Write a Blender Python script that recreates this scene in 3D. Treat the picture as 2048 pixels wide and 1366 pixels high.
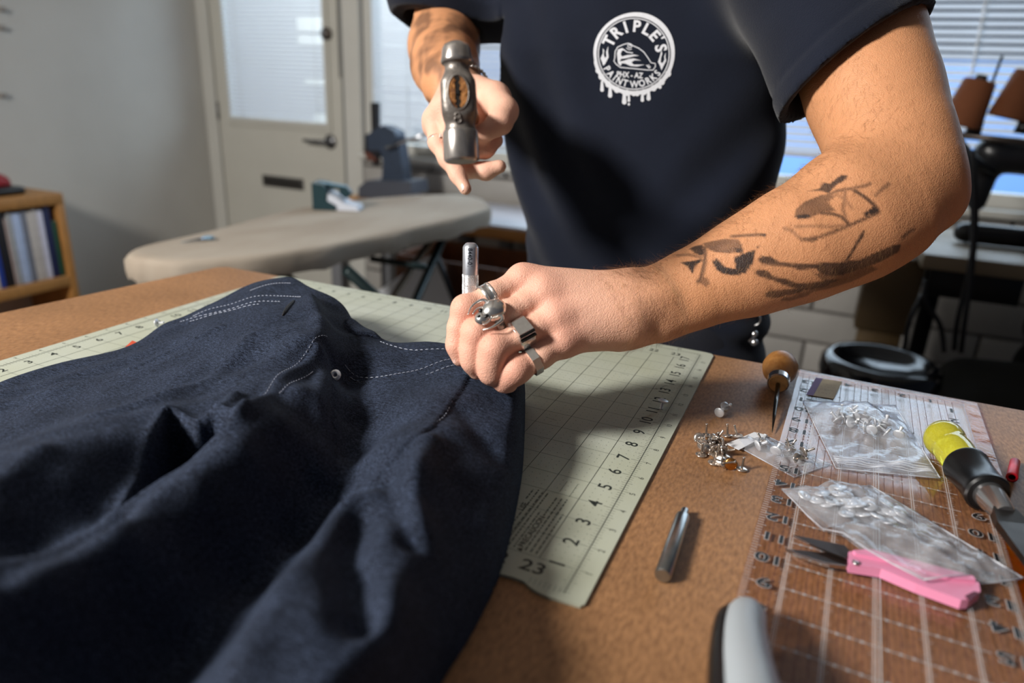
# Workshop scene: a man setting a rivet into raw denim jeans on a cutting mat.
# World units are metres; z = 0 is the table top, x runs along the table, y away from the camera.
import bpy, bmesh, math, random
import numpy as np
from mathutils import Vector, Matrix, Quaternion
from mathutils.bvhtree import BVHTree
from mathutils.geometry import tessellate_polygon

for o in list(bpy.data.objects): bpy.data.objects.remove(o)
sc = bpy.context.scene
COL = sc.collection
IN = 0.0254
PI = math.pi
random.seed(7); np.random.seed(7)

# ------------------------------------------------------------------ camera
CAM = np.array([0.70809, -0.32141, 0.27869])
F_PX = 1391.9
RM = np.array([[0.91104474, 0.40996706, 0.04386897],
               [-0.17678226, 0.29228268, 0.93985045],
               [0.37248559, -0.86400107, 0.3387575]])      # rows: right, up, back
cam_d = bpy.data.cameras.new('camera')
cam = bpy.data.objects.new('camera', cam_d); COL.objects.link(cam)
cam.matrix_world = Matrix.Translation(Vector(CAM)) @ Matrix(RM.T.tolist()).to_4x4()
cam_d.sensor_width = 36.0
cam_d.lens = 36.0 * F_PX / 2048.0
cam_d.clip_start = 0.01; cam_d.clip_end = 60
cam_d.dof.use_dof = True
cam_d.dof.focus_distance = 0.615
cam_d.dof.aperture_fstop = 3.5
sc.camera = cam

# ------------------------------------------------------------------ world, lights, exposure
vs = sc.view_settings
vs.view_transform = 'Standard'; vs.look = 'None'; vs.gamma = 1.0; vs.use_curve_mapping = False
vs.exposure = 0.0
w = bpy.data.worlds.new('room_air'); sc.world = w; w.use_nodes = True
bg = w.node_tree.nodes['Background']
bg.inputs[0].default_value = (0.60, 0.72, 1.0, 1); bg.inputs[1].default_value = 0.05
def area(name, loc, target, size, power, color, size_y=None):
    l = bpy.data.lights.new(name, 'AREA'); l.energy = power; l.color = color
    l.shape = 'RECTANGLE' if size_y else 'DISK'; l.size = size
    if size_y: l.size_y = size_y
    o = bpy.data.objects.new(name, l); COL.objects.link(o)
    o.location = loc
    d = Vector(target) - Vector(loc)
    o.rotation_euler = d.to_track_quat('-Z', 'Y').to_euler()
    return o
# the photographer's soft key light, to the left of and behind the camera
area('key_softbox_light', (-0.92, -1.52, 1.34), (0.42, 0.30, 0.10), 0.50, 114, (1.0, 0.955, 0.90))
# daylight falling on the outside of the window and the glazed door
area('window_daylight', (0.6, 3.9, 1.35), (0.45, 2.72, 0.55), 4.2, 140, (0.72, 0.85, 1.0), 1.9)
area('door_daylight', (-2.35, 3.7, 0.95), (-2.05, 2.72, 0.6), 1.5, 17, (0.76, 0.88, 1.0), 1.6)
area('yard_sky_substitute', (0.5, 5.5, 3.0), (0.5, 11, -0.4), 5.0, 900, (0.80, 0.90, 1.0), 2.0)  # added in place of the sky, to brighten the yard wall
area('added_backing_light', (-3.6, 4.2, 2.4), (-4.6, 6.2, 0.5), 1.2, 105, (0.92, 0.96, 1.0), 1.0)  # added lamp that whitens the backing wall for the door blind's bright spots

# ------------------------------------------------------------------ helpers
def ray(px, py):
    return np.array([(px - 1024) / F_PX, -(py - 683) / F_PX, -1.0]) @ RM
def Zp(px, py, z=0.0):            # point of the horizontal plane z seen at a pixel of the photograph
    r = ray(px, py); return Vector(CAM + r * (z - CAM[2]) / r[2])
def Yp(px, py, y):
    r = ray(px, py); return Vector(CAM + r * (y - CAM[1]) / r[1])
def Xp(px, py, x):
    r = ray(px, py); return Vector(CAM + r * (x - CAM[0]) / r[0])
def Dp(px, py, d):
    return Vector(CAM + ray(px, py) * d)

def lin(c):
    return tuple(((v / 255) / 12.92 if v / 255 <= 0.04045 else ((v / 255 + 0.055) / 1.055) ** 2.4) for v in c)

def mat(name, rgb, rough=0.5, metal=0.0, var=0.0, vscale=20.0, bump=0.0, bscale=80.0, rgb2=None, spec=0.5,
        trans=0.0, alpha=1.0, sheen=0.0, stretch=None, coat=0.0, ior=None, emit=0.0, detail=4.0):
    m = bpy.data.materials.new(name); m.use_nodes = True
    nt = m.node_tree; b = nt.nodes['Principled BSDF']; L = nt.links
    c = lin(rgb); b.inputs['Base Color'].default_value = (*c, 1)
    b.inputs['Roughness'].default_value = rough; b.inputs['Metallic'].default_value = metal
    b.inputs['Specular IOR Level'].default_value = spec
    if ior: b.inputs['IOR'].default_value = ior
    if trans: b.inputs['Transmission Weight'].default_value = trans
    if alpha < 1: b.inputs['Alpha'].default_value = alpha
    if coat: b.inputs['Coat Weight'].default_value = coat; b.inputs['Coat Roughness'].default_value = 0.1
    if sheen:
        b.inputs['Sheen Weight'].default_value = sheen; b.inputs['Sheen Roughness'].default_value = 0.5
    if emit:
        b.inputs['Emission Color'].default_value = (*c, 1); b.inputs['Emission Strength'].default_value = emit
    if var or rgb2 or bump:
        tc = nt.nodes.new('ShaderNodeTexCoord')
        src = tc.outputs['Object']
        if stretch:
            mp = nt.nodes.new('ShaderNodeMapping'); mp.inputs['Scale'].default_value = stretch
            L.new(src, mp.inputs['Vector']); src = mp.outputs['Vector']
    if var or rgb2:
        n = nt.nodes.new('ShaderNodeTexNoise'); n.inputs['Scale'].default_value = vscale; n.inputs['Detail'].default_value = detail
        L.new(src, n.inputs['Vector'])
        r = nt.nodes.new('ShaderNodeValToRGB')
        c2 = lin(rgb2) if rgb2 else tuple(v * (1 - var) for v in c)
        c1 = c if rgb2 else tuple(min(1, v * (1 + var)) for v in c)
        r.color_ramp.elements[0].position = 0.32; r.color_ramp.elements[1].position = 0.68
        r.color_ramp.elements[0].color = (*c1, 1); r.color_ramp.elements[1].color = (*c2, 1)
        L.new(n.outputs['Fac'], r.inputs['Fac']); L.new(r.outputs['Color'], b.inputs['Base Color'])
    if bump:
        n2 = nt.nodes.new('ShaderNodeTexNoise'); n2.inputs['Scale'].default_value = bscale; n2.inputs['Detail'].default_value = 3
        L.new(src, n2.inputs['Vector'])
        bp = nt.nodes.new('ShaderNodeBump'); bp.inputs['Strength'].default_value = bump; bp.inputs['Distance'].default_value = 0.002
        L.new(n2.outputs['Fac'], bp.inputs['Height']); L.new(bp.outputs['Normal'], b.inputs['Normal'])
    return m

def new_obj(name, me, parent=None):
    o = bpy.data.objects.new(name, me); COL.objects.link(o)
    if parent is not None: o.parent = parent
    return o
def tag(o, label=None, cat=None, group=None, kind=None):
    if label: o['label'] = label
    if cat: o['category'] = cat
    if group: o['group'] = group
    if kind: o['kind'] = kind
    return o
def empty(name, loc=(0, 0, 0), label=None, cat=None, group=None, rot=None):
    o = bpy.data.objects.new(name, None); COL.objects.link(o); o.location = loc; o.empty_display_size = 0.02
    if rot is not None: o.rotation_euler = rot
    return tag(o, label, cat, group)

def basis(d, up=(0, 0, 1)):
    d = Vector(d).normalized(); u = Vector(up)
    if abs(d.dot(u)) > 0.99: u = Vector((1, 0, 0))
    a = u.cross(d).normalized(); b = d.cross(a)
    return a, b, d

class MB:
    """collects shapes and links them as one mesh object"""
    def __init__(s): s.v = []; s.f = []; s.smooth = []
    def add(s, vs_, fs, M=None, smooth=False):
        n = len(s.v)
        for p in vs_:
            p = Vector(p); s.v.append(M @ p if M is not None else p)
        for f in fs: s.f.append([i + n for i in f]); s.smooth.append(smooth)
        return s
    def box(s, lo, hi, M=None, bev=0.0):
        x0, y0, z0 = lo; x1, y1, z1 = hi
        if bev <= 0:
            return s.add([(x0, y0, z0), (x1, y0, z0), (x1, y1, z0), (x0, y1, z0), (x0, y0, z1), (x1, y0, z1), (x1, y1, z1), (x0, y1, z1)],
                         [(0, 3, 2, 1), (4, 5, 6, 7), (0, 1, 5, 4), (1, 2, 6, 5), (2, 3, 7, 6), (3, 0, 4, 7)], M)
        b = min(bev, (x1 - x0) / 2.01, (y1 - y0) / 2.01, (z1 - z0) / 2.01)
        bm = bmesh.new(); bmesh.ops.create_cube(bm, size=1.0)
        for vtx in bm.verts:
            vtx.co = Vector(((x0 + x1) / 2 + vtx.co.x * (x1 - x0), (y0 + y1) / 2 + vtx.co.y * (y1 - y0), (z0 + z1) / 2 + vtx.co.z * (z1 - z0)))
        bmesh.ops.bevel(bm, geom=list(bm.edges), offset=b, segments=2, affect='EDGES', profile=0.5)
        s.addbm(bm, M, True); bm.free(); return s
    def addbm(s, bm, M=None, smooth=False):
        bm.verts.index_update()
        return s.add([v.co.copy() for v in bm.verts], [[v.index for v in f.verts] for f in bm.faces], M, smooth)
    def lathe(s, prof, n=24, M=None, smooth=True, cap=True):
        """prof: list of (r, z)"""
        vv = []; ff = []
        for r, z in prof:
            for i in range(n):
                a = 2 * PI * i / n; vv.append((r * math.cos(a), r * math.sin(a), z))
        for k in range(len(prof) - 1):
            for i in range(n):
                j = (i + 1) % n; ff.append((k * n + i, k * n + j, (k + 1) * n + j, (k + 1) * n + i))
        if cap:
            if prof[0][0] > 1e-6: ff.append(tuple(range(n))[::-1])
            if prof[-1][0] > 1e-6: ff.append(tuple((len(prof) - 1) * n + i for i in range(n)))
        return s.add(vv, ff, M, smooth)
    def cyl(s, a, b, r, r2=None, n=16, smooth=True):
        a = Vector(a); b = Vector(b); e1, e2, d = basis(b - a)
        M = Matrix.Translation(a) @ Matrix((e1, e2, d)).transposed().to_4x4()
        return s.lathe([(r, 0), (r if r2 is None else r2, (b - a).length)], n, M, smooth)
    def tube(s, pts, r, n=8, closed=False, smooth=True, flat=1.0, up=(0, 0, 1)):
        """swept round tube; r a number or a list"""
        pts = [Vector(p) for p in pts]; m = len(pts); vv = []; ff = []
        prev = None
        for i, p in enumerate(pts):
            if closed: t = pts[(i + 1) % m] - pts[i - 1]
            else: t = pts[min(i + 1, m - 1)] - pts[max(i - 1, 0)]
            t.normalize()
            if prev is None: e1, e2, _ = basis(t, up)
            else:
                e1 = prev - t * prev.dot(t)
                e1 = e1.normalized() if e1.length > 1e-6 else basis(t, up)[0]
                e2 = t.cross(e1)
            prev = e1
            rr = r[i] if isinstance(r, (list, tuple)) else r
            for k in range(n):
                a = 2 * PI * k / n; vv.append(p + e1 * (rr * math.cos(a)) + e2 * (rr * flat * math.sin(a)))
        for i in range(m if closed else m - 1):
            j = (i + 1) % m
            for k in range(n):
                l = (k + 1) % n; ff.append((i * n + k, i * n + l, j * n + l, j * n + k))
        if not closed: ff.append(tuple(range(n))[::-1]); ff.append(tuple((m - 1) * n + k for k in range(n)))
        return s.add(vv, ff, None, smooth)
    def prism(s, poly, z0, z1, M=None, smooth=False):
        """poly: list of (x, y) counter-clockwise"""
        n = len(poly)
        vv = [(x, y, z0) for x, y in poly] + [(x, y, z1) for x, y in poly]
        ff = [(i, (i + 1) % n, (i + 1) % n + n, i + n) for i in range(n)]
        tri = tessellate_polygon([[Vector((x, y, 0)) for x, y in poly]])
        for t in tri:
            a, b, c = t
            pa, pb, pc = poly[a], poly[b], poly[c]
            if (pb[0] - pa[0]) * (pc[1] - pa[1]) - (pb[1] - pa[1]) * (pc[0] - pa[0]) < 0: a, b, c = a, c, b
            ff.append((a + n, b + n, c + n)); ff.append((c, b, a))
        return s.add(vv, ff, M, smooth)
    def quad(s, a, b, c, d): return s.add([a, b, c, d], [(0, 1, 2, 3)])
    def strip(s, a, b, wd, z):          # flat printed line between two xy points
        a = Vector((a[0], a[1])); b = Vector((b[0], b[1])); t = (b - a)
        if t.length < 1e-9: return s
        n = Vector((-t.y, t.x)).normalized() * wd / 2
        return s.add([(a.x - n.x, a.y - n.y, z), (b.x - n.x, b.y - n.y, z), (b.x + n.x, b.y + n.y, z), (a.x + n.x, a.y + n.y, z)], [(0, 1, 2, 3)])
    def sphere(s, c, r, M=None, seg=16, rings=10, sc_=(1, 1, 1)):
        bm = bmesh.new(); bmesh.ops.create_uvsphere(bm, u_segments=seg, v_segments=rings, radius=1)
        for v in bm.verts: v.co = Vector((v.co.x * r * sc_[0] + c[0], v.co.y * r * sc_[1] + c[1], v.co.z * r * sc_[2] + c[2]))
        s.addbm(bm, M, True); bm.free(); return s
    def mesh(s, name):
        me = bpy.data.meshes.new(name)
        me.from_pydata([tuple(v) for v in s.v], [], s.f)
        me.polygons.foreach_set('use_smooth', s.smooth)
        me.update(); return me
    def build(s, name, m, parent=None, sharp=None):
        me = s.mesh(name); me.materials.append(m)
        if sharp is not None: me.set_sharp_from_angle(angle=math.radians(sharp))
        return new_obj(name, me, parent)

def copy_tree(o, parent=None):
    c = o.copy(); COL.objects.link(c); c.parent = parent
    for ch in list(o.children): copy_tree(ch, c)
    return c

_tc = {}
def text_geo(txt, size=1.0, bold=0.0, align='CENTER'):
    key = (txt, bold, align)
    if key not in _tc:
        cu = bpy.data.curves.new('t', 'FONT'); cu.body = txt; cu.align_x = align; cu.align_y = 'CENTER'
        cu.fill_mode = 'FRONT'; cu.offset = bold; cu.resolution_u = 3
        o = bpy.data.objects.new('t', cu); COL.objects.link(o)
        bpy.context.view_layer.update()
        dg = bpy.context.evaluated_depsgraph_get()
        me = bpy.data.meshes.new_from_object(o.evaluated_get(dg))
        _tc[key] = ([tuple(v.co) for v in me.vertices], [tuple(p.vertices) for p in me.polygons])
        bpy.data.objects.remove(o); bpy.data.meshes.remove(me); bpy.data.curves.remove(cu)
    v, f = _tc[key]
    return [(x * size, y * size, z) for x, y, z in v], f
def put_text(mb, txt, x, y, z, size, rot=0.0, bold=0.0, sx=1.0, mirror=False, align='CENTER'):
    v, f = text_geo(txt, size, bold, align)
    c, s_ = math.cos(rot), math.sin(rot)
    out = []
    for a, b, _ in v:
        a *= sx * (-1 if mirror else 1)
        out.append((x + a * c - b * s_, y + a * s_ + b * c, z))
    mb.add(out, [t[::-1] for t in f] if mirror else f)

def inpoly(px, py, poly):
    """vectorised point-in-polygon"""
    px = np.asarray(px); py = np.asarray(py); r = np.zeros(px.shape, bool)
    n = len(poly); j = n - 1
    for i in range(n):
        xi, yi = poly[i][:2]; xj, yj = poly[j][:2]
        if yi != yj:
            c = ((yi > py) != (yj > py)) & (px < (xj - xi) * (py - yi) / (yj - yi) + xi)
            r ^= c
        j = i
    return r
def seg_dist(px, py, pts, closed=False):
    """distance to a polyline, and the position along it"""
    best = np.full(np.shape(px), 1e9); arc = np.zeros(np.shape(px)); tot = 0.0
    m = len(pts)
    for i in range(m if closed else m - 1):
        ax, ay = pts[i][:2]; bx, by = pts[(i + 1) % m][:2]
        dx, dy = bx - ax, by - ay; l2 = dx * dx + dy * dy + 1e-12
        t = np.clip(((px - ax) * dx + (py - ay) * dy) / l2, 0, 1)
        d = np.hypot(px - ax - t * dx, py - ay - t * dy)
        k = d < best; best = np.where(k, d, best); arc = np.where(k, tot + t * math.sqrt(l2), arc)
        tot += math.sqrt(l2)
    return best, arc
def smooth01(t):
    t = np.clip(t, 0, 1); return t * t * (3 - 2 * t)
def catmull(pts, n=8):
    """smooth curve through points (tuples of any length)"""
    P = [np.array(p, float) for p in pts]; out = []
    for i in range(len(P) - 1):
        p0 = P[max(i - 1, 0)]; p1 = P[i]; p2 = P[i + 1]; p3 = P[min(i + 2, len(P) - 1)]
        for k in range(n):
            t = k / n
            out.append(0.5 * ((2 * p1) + (-p0 + p2) * t + (2 * p0 - 5 * p1 + 4 * p2 - p3) * t * t + (-p0 + 3 * p1 - 3 * p2 + p3) * t ** 3))
    out.append(P[-1]); return out

# ------------------------------------------------------------------ distance fields -> meshes
class Field:
    """signed distance grid, meshed with surface nets"""
    def __init__(s, lo, hi, h):
        s.lo = np.array(lo, float); s.h = h
        s.n = np.ceil((np.array(hi) - s.lo) / h).astype(int) + 1
        s.F = np.full(s.n, 0.08, np.float32)
    def _slab(s, lo, hi):
        a = np.clip(np.floor((np.array(lo) - s.lo) / s.h).astype(int), 0, s.n)
        b = np.clip(np.ceil((np.array(hi) - s.lo) / s.h).astype(int) + 1, 0, s.n)
        if np.any(b <= a): return None
        ax = [(s.lo[i] + s.h * np.arange(a[i], b[i])).astype(np.float32) for i in range(3)]
        X, Y, Z = np.meshgrid(*ax, indexing='ij', sparse=True)
        return (slice(a[0], b[0]), slice(a[1], b[1]), slice(a[2], b[2])), X, Y, Z
    @staticmethod
    def smin(a, b, k):
        if k <= 0: return np.minimum(a, b)
        h = np.maximum(k - np.abs(a - b), 0) / k
        return np.minimum(a, b) - h * h * k * 0.25
    def apply(s, lo, hi, fn, k=0.0, op='add'):
        r = s._slab(lo, hi)
        if r is None: return
        sl, X, Y, Z = r
        d = fn(X, Y, Z).astype(np.float32)
        if op == 'add': s.F[sl] = s.smin(s.F[sl], d, k)
        elif op == 'cut': s.F[sl] = -s.smin(-s.F[sl], d, k)
        elif op == 'disp': s.F[sl] = s.F[sl] + d
    def cap(s, a, b, r1, r2, k=0.0, flat=None, op='add'):
        """tapered capsule; flat = (axis, factor) squashes it along an axis"""
        a = np.array(a, float); b = np.array(b, float); R = max(r1, r2) * (max(1, flat[1]) if flat else 1) + max(k, 0) + 4 * s.h
        ab = b - a; l2 = float(ab @ ab) + 1e-12
        def fn(X, Y, Z):
            t = np.clip(((X - a[0]) * ab[0] + (Y - a[1]) * ab[1] + (Z - a[2]) * ab[2]) / l2, 0, 1)
            qx = X - a[0] - t * ab[0]; qy = Y - a[1] - t * ab[1]; qz = Z - a[2] - t * ab[2]
            if flat is not None:
                n = np.array(flat[0], float); n /= np.linalg.norm(n)
                e = (qx * n[0] + qy * n[1] + qz * n[2]) * (1 / flat[1] - 1)
                qx = qx + e * n[0]; qy = qy + e * n[1]; qz = qz + e * n[2]
            return np.sqrt(qx * qx + qy * qy + qz * qz) - (r1 + t * (r2 - r1))
        s.apply(np.minimum(a, b) - R, np.maximum(a, b) + R, fn, k, op)
    def ell(s, c, ax, k=0.0, rot=None, op='add'):
        c = np.array(c, float); ax = np.array(ax, float); R = ax.max() + max(k, 0) + 4 * s.h
        Q = np.array(rot) if rot is not None else np.eye(3)
        def fn(X, Y, Z):
            dx, dy, dz = X - c[0], Y - c[1], Z - c[2]
            p = [(Q[i][0] * dx + Q[i][1] * dy + Q[i][2] * dz) for i in range(3)]
            k0 = np.sqrt(sum((p[i] / ax[i]) ** 2 for i in range(3))); k1 = np.sqrt(sum((p[i] / ax[i] ** 2) ** 2 for i in range(3))) + 1e-9
            return k0 * (k0 - 1) / k1
        s.apply(c - R, c + R, fn, k, op)
    def chain(s, pts, k=0.006, kfirst=None, flat=None):
        """pts: (point, radius); joins them into a limb"""
        for i in range(len(pts) - 1):
            s.cap(pts[i][0], pts[i + 1][0], pts[i][1], pts[i + 1][1], kfirst if (i == 0 and kfirst is not None) else k, flat)
    def nets(s):
        F = s.F; S = F < 0
        cnt = np.zeros(np.array(F.shape) - 1, np.uint8)
        for i in (0, 1):
            for j in (0, 1):
                for k in (0, 1):
                    cnt += S[i:i + cnt.shape[0], j:j + cnt.shape[1], k:k + cnt.shape[2]]
        flat = np.flatnonzero((cnt > 0) & (cnt < 8)); sh = cnt.shape
        I, J, K = np.unravel_index(flat, sh)
        acc = np.zeros((len(flat), 3)); num = np.zeros(len(flat))
        cs = [(i, j, k) for i in (0, 1) for j in (0, 1) for k in (0, 1)]
        val = {c: F[I + c[0], J + c[1], K + c[2]].astype(float) for c in cs}
        for c in cs:
            for a in range(3):
                if c[a] == 0:
                    e = list(c); e[a] = 1; e = tuple(e)
                    va, vb = val[c], val[e]; x = (va < 0) != (vb < 0)
                    t = np.where(x, va / np.where(x, va - vb, 1), 0)
                    p = np.zeros((len(flat), 3)); p[:] = c; p[:, a] += t
                    acc += np.where(x[:, None], p, 0); num += x
        V = (np.stack([I, J, K], 1) + acc / num[:, None]) * s.h + s.lo
        quads = []
        for a in range(3):
            b, c = (a + 1) % 3, (a + 2) % 3
            s0 = [slice(None)] * 3; s1 = [slice(None)] * 3
            s0[a] = slice(0, -1); s1[a] = slice(1, None)
            cr = S[tuple(s0)] != S[tuple(s1)]
            idx = np.argwhere(cr)
            ok = (idx[:, b] > 0) & (idx[:, c] > 0) & (idx[:, b] < F.shape[b] - 1) & (idx[:, c] < F.shape[c] - 1)
            idx = idx[ok]
            ins = S[tuple(idx.T)]
            def cell(db, dc):
                q = idx.copy(); q[:, b] += db; q[:, c] += dc
                return np.searchsorted(flat, np.ravel_multi_index(tuple(q.T), sh))
            q = np.stack([cell(-1, -1), cell(0, -1), cell(0, 0), cell(-1, 0)], 1)
            q[~ins] = q[~ins][:, ::-1]
            quads.append(q)
        return V, np.concatenate(quads)
def np_mesh(name, V, Q, smooth=True):
    me = bpy.data.meshes.new(name)
    me.vertices.add(len(V)); me.vertices.foreach_set('co', np.asarray(V, np.float32).ravel())
    n = Q.shape[1]
    me.loops.add(Q.size); me.loops.foreach_set('vertex_index', np.asarray(Q, np.int32).ravel())
    me.polygons.add(len(Q)); me.polygons.foreach_set('loop_start', np.arange(0, Q.size, n, dtype=np.int32))
    me.update(calc_edges=True)
    me.polygons.foreach_set('use_smooth', [smooth] * len(Q))
    me.validate(); return me
def relax(V, Q, it=2, lam=0.5):
    """Laplacian smoothing"""
    V = V.copy(); a = np.concatenate([Q[:, [0, 1]], Q[:, [1, 2]], Q[:, [2, 3]], Q[:, [3, 0]]])
    n = len(V); deg = np.bincount(a[:, 0], minlength=n) + np.bincount(a[:, 1], minlength=n)
    for _ in range(it):
        S = np.stack([np.bincount(a[:, 0], V[a[:, 1], i], n) + np.bincount(a[:, 1], V[a[:, 0], i], n) for i in range(3)], 1)
        V += lam * (S / np.maximum(deg, 1)[:, None] - V)
    return V
# ================================================================== the room
FLOOR = -0.92; YW = 2.70; XL = -2.50; CEIL = 1.62; XR = 3.2; YF = -2.4
m_wall = mat('wall_paint', (196, 194, 188), 0.75, var=0.04, vscale=3, bump=0.15, bscale=120)
m_block = mat('painted_block', (164, 161, 156), 0.6, var=0.06, vscale=6, bump=0.5, bscale=60)
m_joint = mat('block_joint', (120, 114, 110), 0.8, var=0.1, vscale=20)
m_trim = mat('trim_paint', (204, 203, 196), 0.5, var=0.03, vscale=5)
m_door = mat('door_paint', (200, 198, 188), 0.5, var=0.03, vscale=4)
m_floor = mat('floor_concrete', (92, 84, 78), 0.6, var=0.2, vscale=5, bump=0.2, bscale=30)
m_steel = mat('brushed_steel', (120, 120, 122), 0.35, 1.0, var=0.1, vscale=60)
m_chrome = mat('chrome', (214, 214, 216), 0.2, 0.95)
m_blackmetal = mat('black_metal', (26, 27, 30), 0.4, 0.6)
m_plasticblk = mat('black_plastic', (16, 16, 18), 0.35)

def slat_material():
    m = bpy.data.materials.new('blind_slat'); m.use_nodes = True; nt = m.node_tree
    nt.nodes.clear(); L = nt.links
    o = nt.nodes.new('ShaderNodeOutputMaterial'); d = nt.nodes.new('ShaderNodeBsdfDiffuse'); t = nt.nodes.new('ShaderNodeBsdfTranslucent')
    mx = nt.nodes.new('ShaderNodeMixShader'); mx.inputs[0].default_value = 0.38
    n = nt.nodes.new('ShaderNodeTexNoise'); n.inputs['Scale'].default_value = 3
    r = nt.nodes.new('ShaderNodeValToRGB')
    r.color_ramp.elements[0].color = (*lin((214, 218, 224)), 1); r.color_ramp.elements[1].color = (*lin((232, 234, 238)), 1)
    L.new(n.outputs['Fac'], r.inputs['Fac'])
    L.new(r.outputs['Color'], d.inputs[0]); L.new(r.outputs['Color'], t.inputs[0])
    L.new(d.outputs[0], mx.inputs[1]); L.new(t.outputs[0], mx.inputs[2]); L.new(mx.outputs[0], o.inputs[0])
    return m
m_slat = slat_material()
def pane_material():
    m = bpy.data.materials.new('window_glass'); m.use_nodes = True; nt = m.node_tree
    nt.nodes.clear(); L = nt.links
    o = nt.nodes.new('ShaderNodeOutputMaterial'); g = nt.nodes.new('ShaderNodeBsdfGlossy'); t = nt.nodes.new('ShaderNodeBsdfTransparent')
    g.inputs['Roughness'].default_value = 0.03; t.inputs[0].default_value = (0.93, 0.96, 0.97, 1)
    f = nt.nodes.new('ShaderNodeLayerWeight'); f.inputs['Blend'].default_value = .12
    mx = nt.nodes.new('ShaderNodeMixShader'); L.new(f.outputs['Fresnel'], mx.inputs[0])
    L.new(t.outputs[0], mx.inputs[1]); L.new(g.outputs[0], mx.inputs[2]); L.new(mx.outputs[0], o.inputs[0])
    return m
m_pane = pane_material()

def struct(name, mb, m, label=None, parent=None):
    o = mb.build(name, m, parent)
    if parent is None: tag(o, label, None, None, 'structure')
    return o
struct('floor', MB().box((XL - .1, YF, FLOOR - .05), (XR, YW + .15, FLOOR)), m_floor, 'dark concrete workshop floor')
struct('ceiling', MB().box((XL - .1, -0.6, CEIL), (XR, YW + .15, CEIL + .08)), m_wall, 'plain white workshop ceiling')
struct('wall_left', MB().box((XL - .1, YF, FLOOR), (XL, YW + .12, CEIL)), m_wall, 'plain off white wall behind the bookshelf')
DX0, DX1 = -2.41, -1.58; DTOP = 1.12
WX0, WX1 = -1.46, 2.30; WZ0, WZ1 = -0.045, 1.32
wb = MB()
wb.box((XL, YW + .01, FLOOR), (DX0 - .02, YW + .12, CEIL)); wb.box((DX0 - .02, YW + .01, DTOP + .02), (DX1 + .02, YW + .12, CEIL))
wb.box((DX1 + .02, YW + .01, FLOOR), (WX0, YW + .12, CEIL)); wb.box((WX0, YW + .01, FLOOR), (XR, YW + .12, WZ0)); wb.box((WX0, YW + .01, WZ1), (XR, YW + .12, CEIL))
wb.box((WX1, YW + .01, WZ0), (XR, YW + .12, WZ1))
wall_back = struct('wall_back', wb, m_joint, 'back wall of white painted blocks below the window')
struct('trim_1', MB().box((DX1 + .02, YW - .012, FLOOR), (WX0 - .002, YW + .01, CEIL)), m_trim, 'white trim between the glazed door and the window')
# painted blocks below the sill, each one a piece of its own
bh, bw, gap = 0.135, 0.40, 0.010
proto = {}
row = 0; z = FLOOR
while z < WZ0 - 0.03:
    x = WX0 - (0.2 if row % 2 else 0.0)
    h = min(bh, WZ0 - .035 - z)
    while x < 2.9:
        a, b = max(x, WX0), min(x + bw, 2.9)
        if b - a > 0.05:
            key = (round(b - a, 3), round(h, 3))
            if key not in proto:
                me = MB().box((0, 0, 0), (b - a - gap, .025, h - gap), None, 0.006).mesh('block'); me.materials.append(m_block); proto[key] = me
            o = new_obj('block', proto[key], wall_back); o.location = (a + gap / 2, YW - .016 + random.uniform(-.002, .002), z + gap / 2)
        x += bw
    z += bh; row += 1
# window
def ring(mb, x0, x1, z0, z1, y0, y1, t):
    mb.box((x0, y0, z0), (x0 + t, y1, z1)); mb.box((x1 - t, y0, z0), (x1, y1, z1))
    mb.box((x0 + t, y0, z0), (x1 - t, y1, z0 + t)); mb.box((x0 + t, y0, z1 - t), (x1 - t, y1, z1))
win = struct('window_1', (lambda q: (ring(q, WX0, WX1, WZ0, WZ1, YW + .02, YW + .10, .05), q)[1])(MB()), m_trim, 'wide workshop window with white frame behind the man')
MB().box((WX0 + .05, YW + .05, WZ0 + .05), (0.38, YW + .056, WZ1 - .05)).build('pane', m_pane, win)
MB().box((0.44, YW + .05, WZ0 + .05), (WX1 - .05, YW + .056, WZ1 - .05)).build('pane', m_pane, win)
MB().box((0.38, YW + .03, WZ0 + .05), (0.44, YW + .09, WZ1 - .05)).build('mullion', m_trim, win)
MB().box((WX0 - .0, YW - .06, WZ0 - .03), (WX1 + .03, YW + .03, WZ0), None, .006).build('sill', m_trim, win)
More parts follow.
